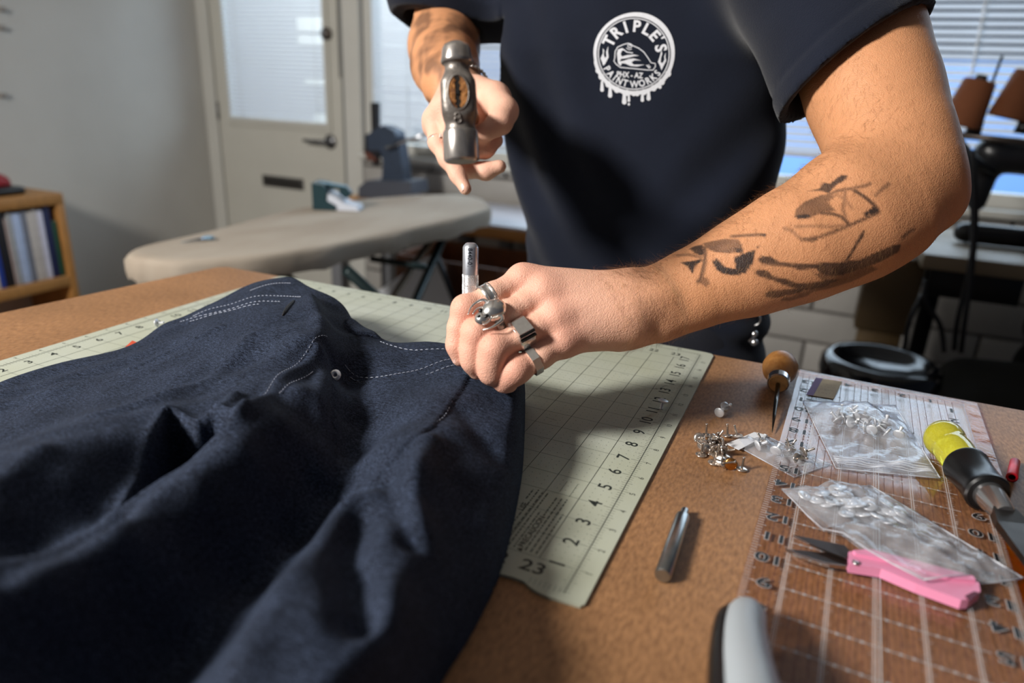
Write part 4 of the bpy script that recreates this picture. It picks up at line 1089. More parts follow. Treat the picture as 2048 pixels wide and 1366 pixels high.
# ---- T-shirt: one shell with hollow sleeves
ts = Field((.08, .34, -.13), (.94, .88, .57), .0033)
zk = [-.14, -.02, .05, .20, .33, .42, .48, .53]
par = dict(cx=[.492, .488, .480, .456, .436, .434, .436, .44], cy=[.70, .698, .692, .688, .690, .702, .715, .72], a=[.182, .178, .180, .192, .206, .205, .185, .12], b=[.118, .112, .110, .113, .120, .112, .095, .07])
def torso(X, Y, Z):
    zz = Z + 0 * X + 0 * Y
    f = lambda n: np.interp(Z, zk, par[n])
    cx, cy, a, b = f('cx'), f('cy'), f('a'), f('b')
    ang = (X - cx)
    # drag lines from the shoulder down across the chest
    wr = .0055 * np.sin((X * .8 + Z * .50 - .02) * 95 + 2.0 * np.sin(Z * 9)) * np.exp(-((X - .33) / .09) ** 2) * np.exp(-((Z - .20) / .17) ** 2)
    wr = wr + .0045 * np.sin((X * .9 - Z * .75) * 70 + 1.0) * np.exp(-((X - .60) / .08) ** 2) * np.exp(-((Z - .12) / .14) ** 2)
    wr = wr + .003 * np.sin(Z * 120 + X * 30) * np.exp(-((Z + .02) / .06) ** 2)
    q = (np.abs((X - cx) / a) ** 2.35 + np.abs((Y - cy) / b) ** 2.35) ** (1 / 2.35)
    d = (q - 1) * b
    d = np.maximum(d, -.10 - Z); d = np.maximum(d, Z - .53)
    return d + wr
ts.apply((.08, .52, -.13), (.90, .88, .57), torso)
ts.cap((.435, .715, .47), (.435, .715, .50), .10, .07, .08)
# left sleeve (right in the photograph) and its opening
SA, SB = J(1716, 126, .672), J(1655, -70, .735)
sdir = (SA - SB) / np.linalg.norm(SA - SB)
hemn = J(1580, 218, .655) - J(1852, 48, .680)                 # lies in the hem plane
hn = np.cross(hemn, VIEW); hn /= np.linalg.norm(hn); hn = hn if hn @ sdir > 0 else -hn
hn = hn * .93 + VIEW * (-.18) ; hn /= np.linalg.norm(hn)
ts.cap(SB + np.array([-.03, .0, .02]), SA + sdir * .05, .078, .077, .05)
ts.cap((.56, .72, .46), SB, .075, .080, .06)
RA, RB = J(886, 52, 1.03), J(880, -90, 1.0)
rdir = (RA - RB) / np.linalg.norm(RA - RB)
ts.cap(RB, RA + rdir * .04, .072, .068, .04); ts.cap((.30, .72, .46), RB, .072, .075, .06)
def sleeve_cut(c, n, axis_dir, r):
    def fn(X, Y, Z):
        s1 = (X - c[0]) * n[0] + (Y - c[1]) * n[1] + (Z - c[2]) * n[2]
        return -s1
    R = .13
    lo, hi = c - R, c + R
    def near_plane(X, Y, Z):
        s1 = (X - c[0]) * n[0] + (Y - c[1]) * n[1] + (Z - c[2]) * n[2]
        rad = np.sqrt((X - c[0]) ** 2 + (Y - c[1]) ** 2 + (Z - c[2]) ** 2)
        return np.maximum(-s1, rad - R)
    ts.apply(lo, hi, near_plane, op='cut')
    a, b = c - axis_dir * .05, c + axis_dir * .03
    ts.cap(a, b, r * .90, r, 0, op='cut')
    # hem: a turned edge with its row of stitching
    def hem(X, Y, Z):
        s1 = -((X - c[0]) * n[0] + (Y - c[1]) * n[1] + (Z - c[2]) * n[2])
        rad = np.sqrt((X - c[0]) ** 2 + (Y - c[1]) ** 2 + (Z - c[2]) ** 2)
        return np.where(rad < R * .95, -.0016 * smooth01((.021 - s1) / .004) + .0016 * np.exp(-((s1 - .0225) / .0022) ** 2), 0)
    ts.apply(lo, hi, hem, op='disp')
sleeve_cut(SA, hn, sdir, .0715)
rn = rdir * .9 + np.array([-.1, -.3, -.1]); rn /= np.linalg.norm(rn); sleeve_cut(RA, rn, rdir, .062)
Vs, Qs = ts.nets(); Vs = relax(Vs, Qs, 3, .5)
m_shirt = mat('navy_cotton', (21, 26, 39), .9, var=.12, vscale=14, bump=.35, bscale=700, spec=.15, sheen=.12)
sm = np_mesh('t_shirt', Vs - PO, Qs); sm.materials.append(m_shirt)
shirt = new_obj('t_shirt', sm, man)
bvh = BVHTree.FromPolygons([tuple(p) for p in Vs], [tuple(q) for q in Qs])

# ---- trousers
tr = Field((.26, .54, FLOOR + .02), (.72, .90, .03), .010)
tr.chain([(np.array((.49, .70, -.01)), .115), (np.array((.49, .70, -.10)), .118)], .03, flat=((0, 1, 0), .85)); tr.cap((.43, .70, -.03), (.55, .70, -.03), .11, .11, .05)
for s_ in (-1, 1): tr.chain([(np.array((.49 + s_ * .085, .70, -.12)), .100), (np.array((.49 + s_ * .095, .70, -.45)), .078), (np.array((.49 + s_ * .10, .71, FLOOR + .08)), .066)], .03)
Vp, Qp = tr.nets(); me = np_mesh('trousers', relax(Vp, Qp, 2) - PO, Qp); me.materials.append(mat('dark_trousers', (20, 23, 34), .85, var=.15, vscale=30, bump=.3, bscale=600)); new_obj('trousers', me, man)
for s_ in (-1, 1):
    sh = MB(); sh.sphere((.49 + s_ * .10 - PO[0], .66 - PO[1], .05), 1, sc_=(.048, .13, .05)); sh.build('shoe', m_plasticblk, man)
# key ring clipped at the hip
kp = Yp(1506, 645, .64)
kr = MB(); kr.tube([kp + Vector((.009 * math.cos(a), .002, .009 * math.sin(a) + .004)) - Vector(PO) for a in np.linspace(0, 2 * PI, 16, endpoint=False)], .0016, 6, True)
for dx, dz in ((-.004, -.012), (.004, -.016), (.0, -.024), (.006, -.028)): kr.sphere(tuple(kp + Vector((dx, .0, dz)) - Vector(PO)), .0055, seg=10, rings=6)
kr.build('key_ring', m_chrome, man)
# ================================================================== things in the man's hands, and what he wears on them
V3 = lambda a: Vector((float(a[0]), float(a[1]), float(a[2])))
def frame(o, d, up=(0, 0, 1)):
    a, b, c = basis(d, up); return Matrix.Translation(V3(o)) @ Matrix((a, b, c)).transposed().to_4x4()
def built(mb, nm, m, parent, origin, sharp=None):
    for v in mb.v: v -= Vector(origin)
    return mb.build(nm, m, parent, sharp)

# ---- rivet setter
S0 = V3(J(939, 754, .586)); S1 = V3(J(941.5, 486, .5585)); sd = (S1 - S0).normalized(); SL = (S1 - S0).length
setter = empty('rivet_setter', tuple(S0), 'upright steel rivet setter gripped in the ringed fist', 'setter')
RS = .0064; Ms = frame((0, 0, 0), sd, (0, 1, 0))
k0 = SL * .22; k1 = SL * .775
MB().lathe([(RS, k1), (RS, SL - .0035), (RS - .0006, SL - .0022), (RS - .0022, SL - .0004), (RS - .0030, SL), (0, SL)], 40, Ms).build('shank', mat('nickel_plate', (214, 219, 228), .33, .85, var=.08, vscale=200), setter, 40)
kn = MB(); nu, nz = 96, 60; vv = []; ff = []
for j in range(nz + 1):
    z = k0 + (k1 - k0) * j / nz
    for i in range(nu):
        a = 2 * PI * i / nu; ph = (i / nu * 32 + j / nz * 22) % 1.0
        r = RS + .0002 - .00042 * (abs(ph - .5) < .22)
        vv.append((r * math.cos(a), r * math.sin(a), z))
for j in range(nz):
    for i in range(nu): l = (i + 1) % nu; ff.append((j * nu + i, j * nu + l, (j + 1) * nu + l, (j + 1) * nu + i))
kn.add(vv, ff, Ms).build('knurled_grip', mat('knurl_steel', (222, 224, 226), .4, .8), setter)
ftb = MB().lathe([(0, .0), (.0060, .0), (.0062, .0012), (.0058, .004), (.0062, k0 * .8), (RS, k0)], 8, Ms, False); ftb.build('setting_foot', mat('blued_steel', (108, 126, 146), .3, .9), setter, 30)
tx = MB(); gv, gf = text_geo('8440-01', 1.0, .012)
cdir = (Vector(CAM) - (S0 + sd * SL * .87)); cdir -= sd * cdir.dot(sd); cdir.normalize(); sdx = sd.cross(cdir)
for x, y, _ in gv:
    ang = (y * .0050) / RS - .12; h = SL * .900 - x * .0047
    tx.v.append(sd * h + (cdir * math.cos(ang) + sdx * math.sin(ang)) * (RS + .00012))
tx.f = [list(f) for f in gf]; tx.smooth = [False] * len(gf)
tx.build('stamped_number', mat('stamp_ink', (18, 22, 34), .5), setter)

# ---- ball-peen hammer
HT, HF = V3(J(912, 84, .462)), V3(J(923.5, 324, .470)); hd = (HT - HF); HL = hd.length; hd.normalize()
hm_ = empty('hammer', tuple(HF), 'small ball peen hammer held face down, its head towards the camera', 'hammer')
view_h = (Vector(CAM) - (HF + HT) / 2).normalized(); view_h = (view_h - hd * view_h.dot(hd)).normalized(); sx_h = view_h.cross(hd).normalized()
Mh = Matrix((sx_h, view_h * -1, hd)).transposed().to_4x4()      # x right, y away from the camera, z up the head
m_ham = mat('forged_steel', (132, 126, 120), .42, .6, var=.22, vscale=90, bump=.25, bscale=260)
m_hamp = mat('polished_steel', (186, 180, 174), .26, .8, var=.25, vscale=40, stretch=(6, 6, 1))
q = HL / 240.0
MB().lathe([(0, 0), (.0106, 0), (.0118, .0012), (.0120, 6 * q), (.0118, 58 * q), (.0112, 63 * q)], 40, Mh).build('striking_face', m_hamp, hm_, 40)
# body: rounded square section from the face neck to the ball neck
prof = [(60, .0112, .0112, 2.0), (66, .0104, .0104, 2.0), (76, .0100, .0100, 2.2), (90, .0112, .0112, 3.2), (104, .0118, .0115, 4.5), (140, .0118, .0115, 4.5), (158, .0116, .0112, 4.0), (168, .0104, .0104, 3.0), (178, .0090, .0090, 2.2), (186, .0082, .0082, 2.0), (194, .0086, .0086, 2.0), (198, .0104, .0104, 2.0)]
hb = MB(); n = 48; vv = []; ff = []
fine = [p for p in catmull(prof, 4)]
for z, a, b, e in fine:
    for i in range(n):
        t = 2 * PI * i / n; c, s_ = math.cos(t), math.sin(t)
        rr = (abs(c / a) ** e + abs(s_ / b) ** e) ** (-1 / e); vv.append((rr * c, rr * s_, z * q))
for k in range(len(fine) - 1):
    for i in range(n): l = (i + 1) % n; ff.append((k * n + i, k * n + l, (k + 1) * n + l, (k + 1) * n + i))
hb.add(vv, ff, Mh, True)
bmx = hb.mesh('tmp')
head = new_obj('head_body', bmx, hm_); bmx.materials.append(m_ham)
MB().lathe([(.0104, 198 * q), (.0108, 201 * q), (.0107, 205 * q), (.0100, 214 * q), (.0094, 226 * q), (.0080, 234 * q), (.0050, 239 * q), (0, 240 * q)], 40, Mh).build('ball_peen', m_hamp, hm_, 50)
# the eye: an oval coloured dark for the shade inside, behind the split handle end
ez = 132 * q
def oval(rx, rz, y0, y1, n=36, cx=0.0):
    m = MB(); vv = [(cx + rx * math.cos(2 * PI * i / n), y, ez + rz * math.sin(2 * PI * i / n)) for y in (y0, y1) for i in range(n)]
    return m.add(vv, [(i, (i + 1) % n, (i + 1) % n + n, i + n) for i in range(n)] + [tuple(range(n))[::-1], tuple(range(n, 2 * n))], Mh)
eye = MB(); n = 40; vv = []; ff = []
for j, (kx, yy) in enumerate(((1.13, -.01142), (1.04, -.01215), (.97, -.0119), (.97, -.0090))):
    for i in range(n): vv.append((kx * .0066 * math.cos(2 * PI * i / n), yy, ez + kx * .0108 * math.sin(2 * PI * i / n)))
for j in range(3):
    for i in range(n): l = (i + 1) % n; ff.append((j * n + i, (j + 1) * n + i, (j + 1) * n + l, j * n + l))
eyeo = eye.add(vv, ff, Mh, True).build('eye_rim', m_ham, hm_)
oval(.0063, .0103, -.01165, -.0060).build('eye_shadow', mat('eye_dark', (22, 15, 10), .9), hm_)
m_wend = mat('split_wood_end', (188, 128, 66), .8, var=.45, vscale=260, rgb2=(112, 66, 28), bump=.8, bscale=400)
def half_oval(side, cut, nm):
    pts = []
    for i in range(30):
        t = 2 * PI * i / 30; x, z = .0061 * math.cos(t), .0101 * math.sin(t)
        if side > 0 and x < cut + .0008 * math.sin(z * 1500): x = cut + .0008 * math.sin(z * 1500)
        if side < 0 and x > cut + .0006 * math.sin(z * 1300): x = cut + .0006 * math.sin(z * 1300)
        pts.append((x, z + ez))
    m = MB(); n = len(pts); vv = [(x, y, z) for y in (-.01205, -.0085) for x, z in pts]
    m.add(vv, [tuple(range(n))] + [(i, i + n, (i + 1) % n + n, (i + 1) % n) for i in range(n)], Mh).build(nm, m_wend, hm_)
half_oval(-1, -.0012, 'handle_end'); half_oval(1, .0022, 'handle_end')
scw = MB(); scw.lathe([(0, .0002), (.0020, .0002), (.0024, .0003), (.0026, .0008)], 18, Mh @ Matrix.Translation((.0006, -.0117, ez)) @ Matrix.Rotation(PI / 2, 4, 'X') @ Matrix.Scale(-1, 4, (0, 0, 1)))
so = scw.build('wedge_screw', mat('zinc_screw', (150, 152, 150), .4, .9), hm_)
cr_ = MB()
for an in (.6, .6 + PI / 2):
    cr_.box((-.0019, -.0128, -.0004), (.0019, -.0122, .0004), Mh @ Matrix.Translation((.0006, 0, ez)) @ Matrix.Rotation(an, 4, 'Y'))
cr_.build('screw_recess', mat('recess_dark', (20, 20, 20), .8), so)
# raised figure 8
e8 = MB()
for zc, rr in ((86.5 * q, .0017), (78.6 * q, .0021)):
    e8.tube([Mh @ Vector((.0012 + rr * math.cos(a), -float(np.interp((zc + rr * math.sin(a)) / q, [p[0] for p in prof], [p[2] for p in prof])) - .0001, zc + rr * math.sin(a))) for a in np.linspace(0, 2 * PI, 20, endpoint=False)], .0006, 6, True)
e8.build('raised_figure_8', m_ham, hm_)
# handle, running back through the hand
hp = [V3(J(915, 196, .474)), V3(J(919, 204, .54)), V3(J(926, 214, .64)), V3(J(936, 232, .76)), V3(J(940, 244, .84)), V3(J(942, 250, .88))]
hp = [V3(p) for p in catmull([tuple(p) for p in hp], 5)]
hr = [.0085 + .0035 * smooth01(i / len(hp) * 1.6) for i in range(len(hp))]
built(MB().tube(hp, [float(r) for r in hr], 18, up=(0, 0, 1)), 'handle', mat('hickory', (150, 98, 52), .45, var=.25, vscale=40, stretch=(1, 4, 1)), hm_, HF)

# ---- rings (worn)
m_silver = mat('polished_silver', (226, 224, 220), .24, .92, var=.06, vscale=300)
m_silver2 = mat('oxidised_silver', (150, 148, 146), .35, .9)
def on_finger(k, t0, set_=None):
    pts = (set_ or fingers)[k]; a, b = pts[0 if t0 < 1 else 1], pts[1 if t0 < 1 else 2]; t = t0 % 1.0
    c = a[0] * (1 - t) + b[0] * t; r = a[1] * (1 - t) + b[1] * t; d = b[0] - a[0]
    return V3(c), float(r), V3(d).normalized()
PV = Vector(PO)
def ringM(c, d):
    v = (Vector(CAM) - c); v = (v - d * v.dot(d)).normalized(); s_ = v.cross(d).normalized()
    return Matrix.Translation(c) @ Matrix((s_, v, d)).transposed().to_4x4(), v, s_     # z along the finger, y to the camera
# index: flat band with grooves
c, r, d = on_finger('i', 1.15); M_, v_c, s_c = ringM(c, d); r += .0003
R1 = MB().lathe([(r, -.0046), (r + .0015, -.0046), (r + .0019, -.0038), (r + .0013, -.0032), (r + .0020, -.0025), (r + .0016, -.0019), (r + .0016, .0019), (r + .0020, .0025), (r + .0013, .0032), (r + .0019, .0038), (r + .0015, .0046), (r, .0046)], 48, M_, True, False)
built(R1, 'grooved_band_ring', m_silver, man, PO, 35)
# middle: horned skull on a scaled band
c, r, d = on_finger('m', 1.42); M_, v_c, s_c = ringM(c, d); r += .0003
bd = MB().lathe([(r, -.0032), (r + .0012, -.0034), (r + .0018, 0), (r + .0012, .0034), (r, .0032)], 40, M_, True, False)
sk = built(bd, 'skull_ring', m_silver2, man, PO)
nrm_ = (V3(v_c) * .55 + Vector((-.1, -.1, .75))).normalized(); nrm_ = (nrm_ - d * nrm_.dot(d)).normalized(); sd2 = nrm_.cross(d)
Mk = Matrix.Translation(c + nrm_ * (r + .0024)) @ Matrix((sd2, nrm_, d)).transposed().to_4x4() @ Matrix.Scale(1.38, 4)
cr2 = MB(); cr2.sphere((0, .0012, -.0008), 1, Mk, 20, 14, (.0066, .0056, .0078)); cr2.sphere((0, .0004, .0072), 1, Mk, 16, 10, (.0046, .0040, .0046))
built(cr2, 'skull', m_silver, sk, PO)
ey = MB()
for sx_ in (-1, 1): ey.sphere((sx_ * .0027, .0042, .0056), 1, Mk, 10, 8, (.0013, .0010, .0014))
ey.sphere((0, .0040, .0088), 1, Mk, 8, 6, (.0008, .0008, .0012)); built(ey, 'eye_sockets', mat('ring_black', (8, 8, 8), .4), sk, PO)
hn_ = MB()
for sx_ in (-1, 1):
    pts = [(sx_ * .0060, .0012, -.002), (sx_ * .0092, .0022, -.0005), (sx_ * .0102, .0026, .0040), (sx_ * .0094, .0022, .0085), (sx_ * .0070, .0014, .0120)]
    hn_.tube([Mk @ Vector(tuple(p)) for p in catmull(pts, 5)], [.0019 - .0016 * i / 20 for i in range(21)], 8)
for sx_ in (-1, 1):
    pts = [(sx_ * .0045, .0036, .0030), (sx_ * .0060, .0030, .0062), (sx_ * .0050, .0022, .0100)]
    hn_.tube([Mk @ Vector(tuple(p)) for p in catmull(pts, 5)], .0006, 6)
built(hn_, 'horns', m_silver, sk, PO)
scl = MB()
for i in range(9):
    for j in range(3):
        a = -1.25 - i * .13 if True else 0
        p = Vector(((r + .0017) * math.sin(-a - .35), (r + .0017) * math.cos(-a - .35), -.0022 + j * .0022))
        scl.sphere((p.x, p.y, p.z), .0010, M_, 6, 5)
tag(built(scl, 'band_scales', m_silver, sk, PO), kind='stuff')
# ring finger: tall polished signet with black bars
c, r, d = on_finger('r', 1.05); M_, v_c, s_c = ringM(c, d); r += .0003
sg = built(MB().lathe([(r, -.0068), (r + .0012, -.0068), (r + .0019, -.0056), (r + .0019, .0056), (r + .0012, .0068), (r, .0068)], 48, M_, True, False), 'signet_ring', m_silver, man, PO, 35)
n2 = (V3(v_c) * .75 + Vector((.0, -.1, .62))).normalized(); n2 = (n2 - d * n2.dot(d)).normalized(); s2 = n2.cross(d)
Mg = Matrix.Translation(c + n2 * (r + .0008)) @ Matrix((s2, n2, d)).transposed().to_4x4() @ Matrix.Scale(1.22, 4)
pl = MB(); pl.add([(-.0085, -.0020, -.006), (.0085, -.0020, -.006), (.0085, -.0020, .0062), (-.0085, -.0020, .0062), (-.0052, .0026, -.0048), (.0052, .0030, -.0052), (.0052, .0030, .0052), (-.0052, .0026, .0048)],
       [(3, 2, 1, 0), (4, 7, 6, 5), (0, 1, 5, 4), (1, 2, 6, 5), (2, 3, 7, 6), (3, 0, 4, 7)], Mg); built(pl, 'signet_plate', m_silver, sg, PO)
brs = MB()
for x0, y0 in ((.0062, .0018), (.0083, -.0006)): brs.box((x0 - .0008, y0 - .0004, -.0054), (x0 + .0008, y0 + .0008, .0056), Mg)
built(brs, 'black_bars', mat('black_enamel', (6, 6, 7), .15), sg, PO)
# little finger: faceted band
c, r, d = on_finger('p', 1.35); M_, v_c, s_c = ringM(c, d); r += .0002
hx = MB(); n = 8; vv = []; ff = []
for z, rr in ((-.0028, r), (-.0033, r + .0024), (.0033, r + .0024), (.0028, r)):
    for i in range(n * 4):
        a = 2 * PI * i / (n * 4); seg_ = (a % (2 * PI / n)) - PI / n
        q_ = (rr * math.cos(PI / n) / math.cos(seg_)) if rr > r else rr
        vv.append((q_ * math.cos(a), q_ * math.sin(a), z))
N4 = n * 4
for j in range(3):
    for i in range(N4): l = (i + 1) % N4; ff.append((j * N4 + i, j * N4 + l, (j + 1) * N4 + l, (j + 1) * N4 + i))
built(hx.add(vv, ff, M_), 'faceted_ring', m_silver, man, PO)
# other hand: slim ring with a white triangular stone, and a beaded bracelet
c, r, d = on_finger('e', .93, fh); M_, v_c, s_c = ringM(c, d); r += .0003
rg = built(MB().lathe([(r, -.0018), (r + .0011, -.0014), (r + .0011, .0014), (r, .0018)], 32, M_, True, False), 'slim_ring', m_silver, man, PO)
st_ = MB(); a_ = .5
st_.prism([(-.0045, -.005), (.0055, -.001), (-.001, .0065)], 0, .0014, M_ @ Matrix.Rotation(-.55, 4, 'Z') @ Matrix.Translation((0, r + .0006, 0)) @ Matrix.Rotation(-PI / 2, 4, 'X'))
built(st_, 'white_stone', mat('white_enamel', (238, 236, 230), .25), rg, PO)
bc = V3(J(930, 182, .852)); bdv = V3(J(903, 165, .875) - rw).normalized(); e1b, e2b, _ = basis(bdv)
bw_ = MB()
for i in range(40):
    a = 2 * PI * i / 40; bw_.sphere(tuple(bc + (e1b * math.cos(a) + e2b * math.sin(a)) * .0305), .0024, seg=8, rings=6)
tag(built(bw_, 'bead_bracelet', m_silver, man, PO), kind='stuff')

# ---- printed badge on the shirt, projected onto the cloth
lg = MB(); LC = (1160.0, 0.0); LS = 1366 / 230.0
def lp(x, y): return (LC[0] + x / LS, LC[1] + y / LS)
flat2 = []
def lpoly(pts): flat2.append(('poly', pts))
L2v, L2f = [], []
def add2(vs_, fs):
    n = len(L2v); L2v.extend(vs_); L2f.extend([tuple(i + n for i in f) for f in fs])
def ringband(cx, cy, fo, fi, n=120):
    vs_ = []
    for i in range(n):
        a = 2 * PI * i / n; ro, ri = fo(a), fi(a)
        vs_ += [(cx + ro * math.cos(a), cy - ro * math.sin(a)), (cx + ri * math.cos(a), cy - ri * math.sin(a))]
    add2(vs_, [(2 * i, 2 * ((i + 1) % n), 2 * ((i + 1) % n) + 1, 2 * i + 1) for i in range(n)])
RX, RY = 640, 640
ringband(RX, RY, lambda a: 482 + 26 * math.cos(a - 1.0) ** 3 * (math.sin(a) > -.2) - 6 * math.sin(a), lambda a: 440)
ringband(RX, RY, lambda a: 426, lambda a: 414)
def poly2(pts):
    tri = tessellate_polygon([[Vector((x, y, 0)) for x, y in pts]]); add2(list(pts), [tuple(t) for t in tri])
def line2(pts, wd, closed=False):
    P = [Vector(p) for p in pts]; n = len(P); vs_ = []
    for i in range(n):
        t = (P[(i + 1) % n] - P[i - 1]) if closed else (P[min(i + 1, n - 1)] - P[max(i - 1, 0)])
        nn = Vector((-t.y, t.x)).normalized() * wd / 2; vs_ += [tuple(P[i] + nn), tuple(P[i] - nn)]
    add2(vs_, [(2 * i, 2 * ((i + 1) % n), 2 * ((i + 1) % n) + 1, 2 * i + 1) for i in range(n if closed else n - 1)])
def glyph(ch, x, y, size, rot, bold=.03, sx=1.0):
    v, f = text_geo(ch, size, bold); c, s_ = math.cos(rot), math.sin(rot)
    add2([(x + (a * sx * c - b * s_), y - (a * sx * s_ + b * c)) for a, b, _ in v], f)
for ch, an, sz in zip("TRIPLE'S", (153, 130, 107, 84, 62, 41, 29, 12), (190, 190, 190, 190, 190, 190, 170, 190)):
    a = math.radians(an); rr = 322 if ch != "'" else 350; glyph(ch, RX + rr * math.cos(a), RY - rr * math.sin(a), sz, a - PI / 2, .035, .95)
for ch, an in zip("PAINT WORKS", (209, 221, 231.5, 242, 254, 262, 271, 285.5, 298, 309.5, 321)):
    a = math.radians(an)
    if ch != ' ': glyph(ch, RX + 365 * math.cos(a), RY - 365 * math.sin(a), 112, a + PI / 2, .03, .85)
glyph('PHX - AZ', 592, 893, 92, -.06, .03, .82)
line2([(420, 610), (450, 560), (520, 530), (575, 515), (630, 545), (700, 575), (760, 620), (810, 690), (845, 745), (895, 755), (897, 790), (868, 832), (800, 832), (640, 815), (480, 800), (430, 762), (405, 725), (415, 690)], 11, True)
poly2([(440, 640), (452, 590), (500, 572), (532, 590), (500, 605), (484, 640), (500, 672), (560, 655), (640, 648), (705, 662), (640, 668), (560, 690), (490, 700), (470, 730), (520, 722), (580, 700), (640, 694), (728, 720), (650, 716), (612, 740), (640, 768), (770, 768), (680, 790), (600, 784), (540, 755), (500, 750), (484, 785), (455, 755)])
line2([(520, 592), (560, 620), (630, 630)], 12)
line2([(567 + 26 + 24 * math.cos(a), 545 + 24 * math.sin(a)) for a in np.linspace(0, 2 * PI, 20, endpoint=False)], 9, True)
poly2([(596 + 9 * math.cos(a), 540 + 9 * math.sin(a)) for a in np.linspace(0, 2 * PI, 10, endpoint=False)])
line2([(550, 572), (585, 592), (615, 585)], 8); poly2([(785, 775), (800, 772), (835, 812), (820, 815)]); poly2([(808, 768), (818, 768), (842, 800), (835, 808)])
poly2([(272, 575), (290, 600), (284, 650), (300, 690), (318, 670), (312, 620), (338, 550), (334, 610), (342, 680), (300, 760), (278, 780), (262, 730), (246, 695), (276, 630)])
poly2([(968, 595), (978, 640), (962, 690), (960, 740), (982, 750), (1004, 710), (1000, 670), (1020, 625), (1016, 680), (1026, 720), (990, 790), (968, 835), (950, 780), (926, 735), (950, 670)])
for x, y0, y1, w_ in ((264, 960, 1090, 22), (360, 1030, 1160, 25), (528, 1100, 1240, 27), (582, 1110, 1210, 16), (742, 1090, 1210, 20), (815, 1070, 1195, 24), (950, 980, 1055, 20)):
    pts = [(x - w_ * .55, y0)] + [(x + w_ * math.cos(a), y1 - w_ + w_ * math.sin(a)) for a in np.linspace(PI, 0, 9)] + [(x + w_ * .55, y0)]
    poly2(pts)
poly2([(582 + 14 * math.cos(a), 1238 + 16 * math.sin(a)) for a in np.linspace(0, 2 * PI, 12, endpoint=False)])
for an in range(205, 336, 5):
    a = math.radians(an); rr = 470; x, y = RX + rr * math.cos(a), RY - rr * math.sin(a); ww = 26 + 10 * math.sin(an * 1.7)
    poly2([(x + ww * math.cos(t), y + ww * 1.1 * math.sin(t)) for t in np.linspace(0, 2 * PI, 12, endpoint=False)])
ov = []
for x, y in L2v:
    px, py = lp(x, y); rr = V3(ray(px, py)).normalized()
    hit = bvh.ray_cast(Vector(CAM), rr)
    p = hit[0] + hit[1] * (.0007 if hit[1].dot(rr) < 0 else -.0007) if hit[0] is not None else V3(Yp(px, py, .57))
    ov.append(p)
lg.add(ov, L2f); badge = built(lg, 'printed_badge', mat('screen_print', (206, 208, 214), .8, var=.05, vscale=400), shirt, (0, 0, 0)); 
badge.parent = shirt
for vtx in badge.data.vertices: vtx.co -= Vector(PO)
# ================================================================== things lying on the table
def clear_material(name, tint, white=0.0, white_rgb=(235, 238, 245), rough=.08, gloss_ior=1.45, wr=None):
    m = bpy.data.materials.new(name); m.use_nodes = True; nt = m.node_tree
    nt.nodes.clear(); L = nt.links
    o = nt.nodes.new('ShaderNodeOutputMaterial'); g = nt.nodes.new('ShaderNodeBsdfGlossy'); t = nt.nodes.new('ShaderNodeBsdfTransparent')
    g.inputs['Roughness'].default_value = rough; t.inputs[0].default_value = (*tint, 1)
    f = nt.nodes.new('ShaderNodeLayerWeight'); f.inputs['Blend'].default_value = .5
    pw = nt.nodes.new('ShaderNodeMath'); pw.operation = 'POWER'; pw.inputs[1].default_value = 5.0; L.new(f.outputs['Facing'], pw.inputs[0])
    fm_ = nt.nodes.new('ShaderNodeMath'); fm_.operation = 'MULTIPLY_ADD'; fm_.inputs[1].default_value = .90; fm_.inputs[2].default_value = .035; L.new(pw.outputs[0], fm_.inputs[0])
    last = t.outputs[0]
    if white:
        d = nt.nodes.new('ShaderNodeBsdfDiffuse'); d.inputs[0].default_value = (*lin(white_rgb), 1)
        tc = nt.nodes.new('ShaderNodeTexCoord'); n = nt.nodes.new('ShaderNodeTexNoise'); n.inputs['Scale'].default_value = 55; n.inputs['Detail'].default_value = 4
        L.new(tc.outputs['Object'], n.inputs['Vector'])
        r = nt.nodes.new('ShaderNodeValToRGB'); r.color_ramp.elements[0].position = .35; r.color_ramp.elements[1].position = .75
        r.color_ramp.elements[0].color = (white * .5,) * 3 + (1,); r.color_ramp.elements[1].color = (white * 1.6,) * 3 + (1,)
        L.new(n.outputs['Fac'], r.inputs[0])
        m1 = nt.nodes.new('ShaderNodeMixShader'); L.new(r.outputs[0], m1.inputs[0]); L.new(last, m1.inputs[1]); L.new(d.outputs[0], m1.inputs[2]); last = m1.outputs[0]
        bp = nt.nodes.new('ShaderNodeBump'); bp.inputs['Strength'].default_value = .5; bp.inputs['Distance'].default_value = .003
        L.new(n.outputs['Fac'], bp.inputs['Height']); L.new(bp.outputs[0], g.inputs['Normal']); L.new(bp.outputs[0], f.inputs['Normal'])
    mx = nt.nodes.new('ShaderNodeMixShader'); L.new(fm_.outputs[0], mx.inputs[0]); L.new(last, mx.inputs[1]); L.new(g.outputs[0], mx.inputs[2]); L.new(mx.outputs[0], o.inputs[0])
    return m

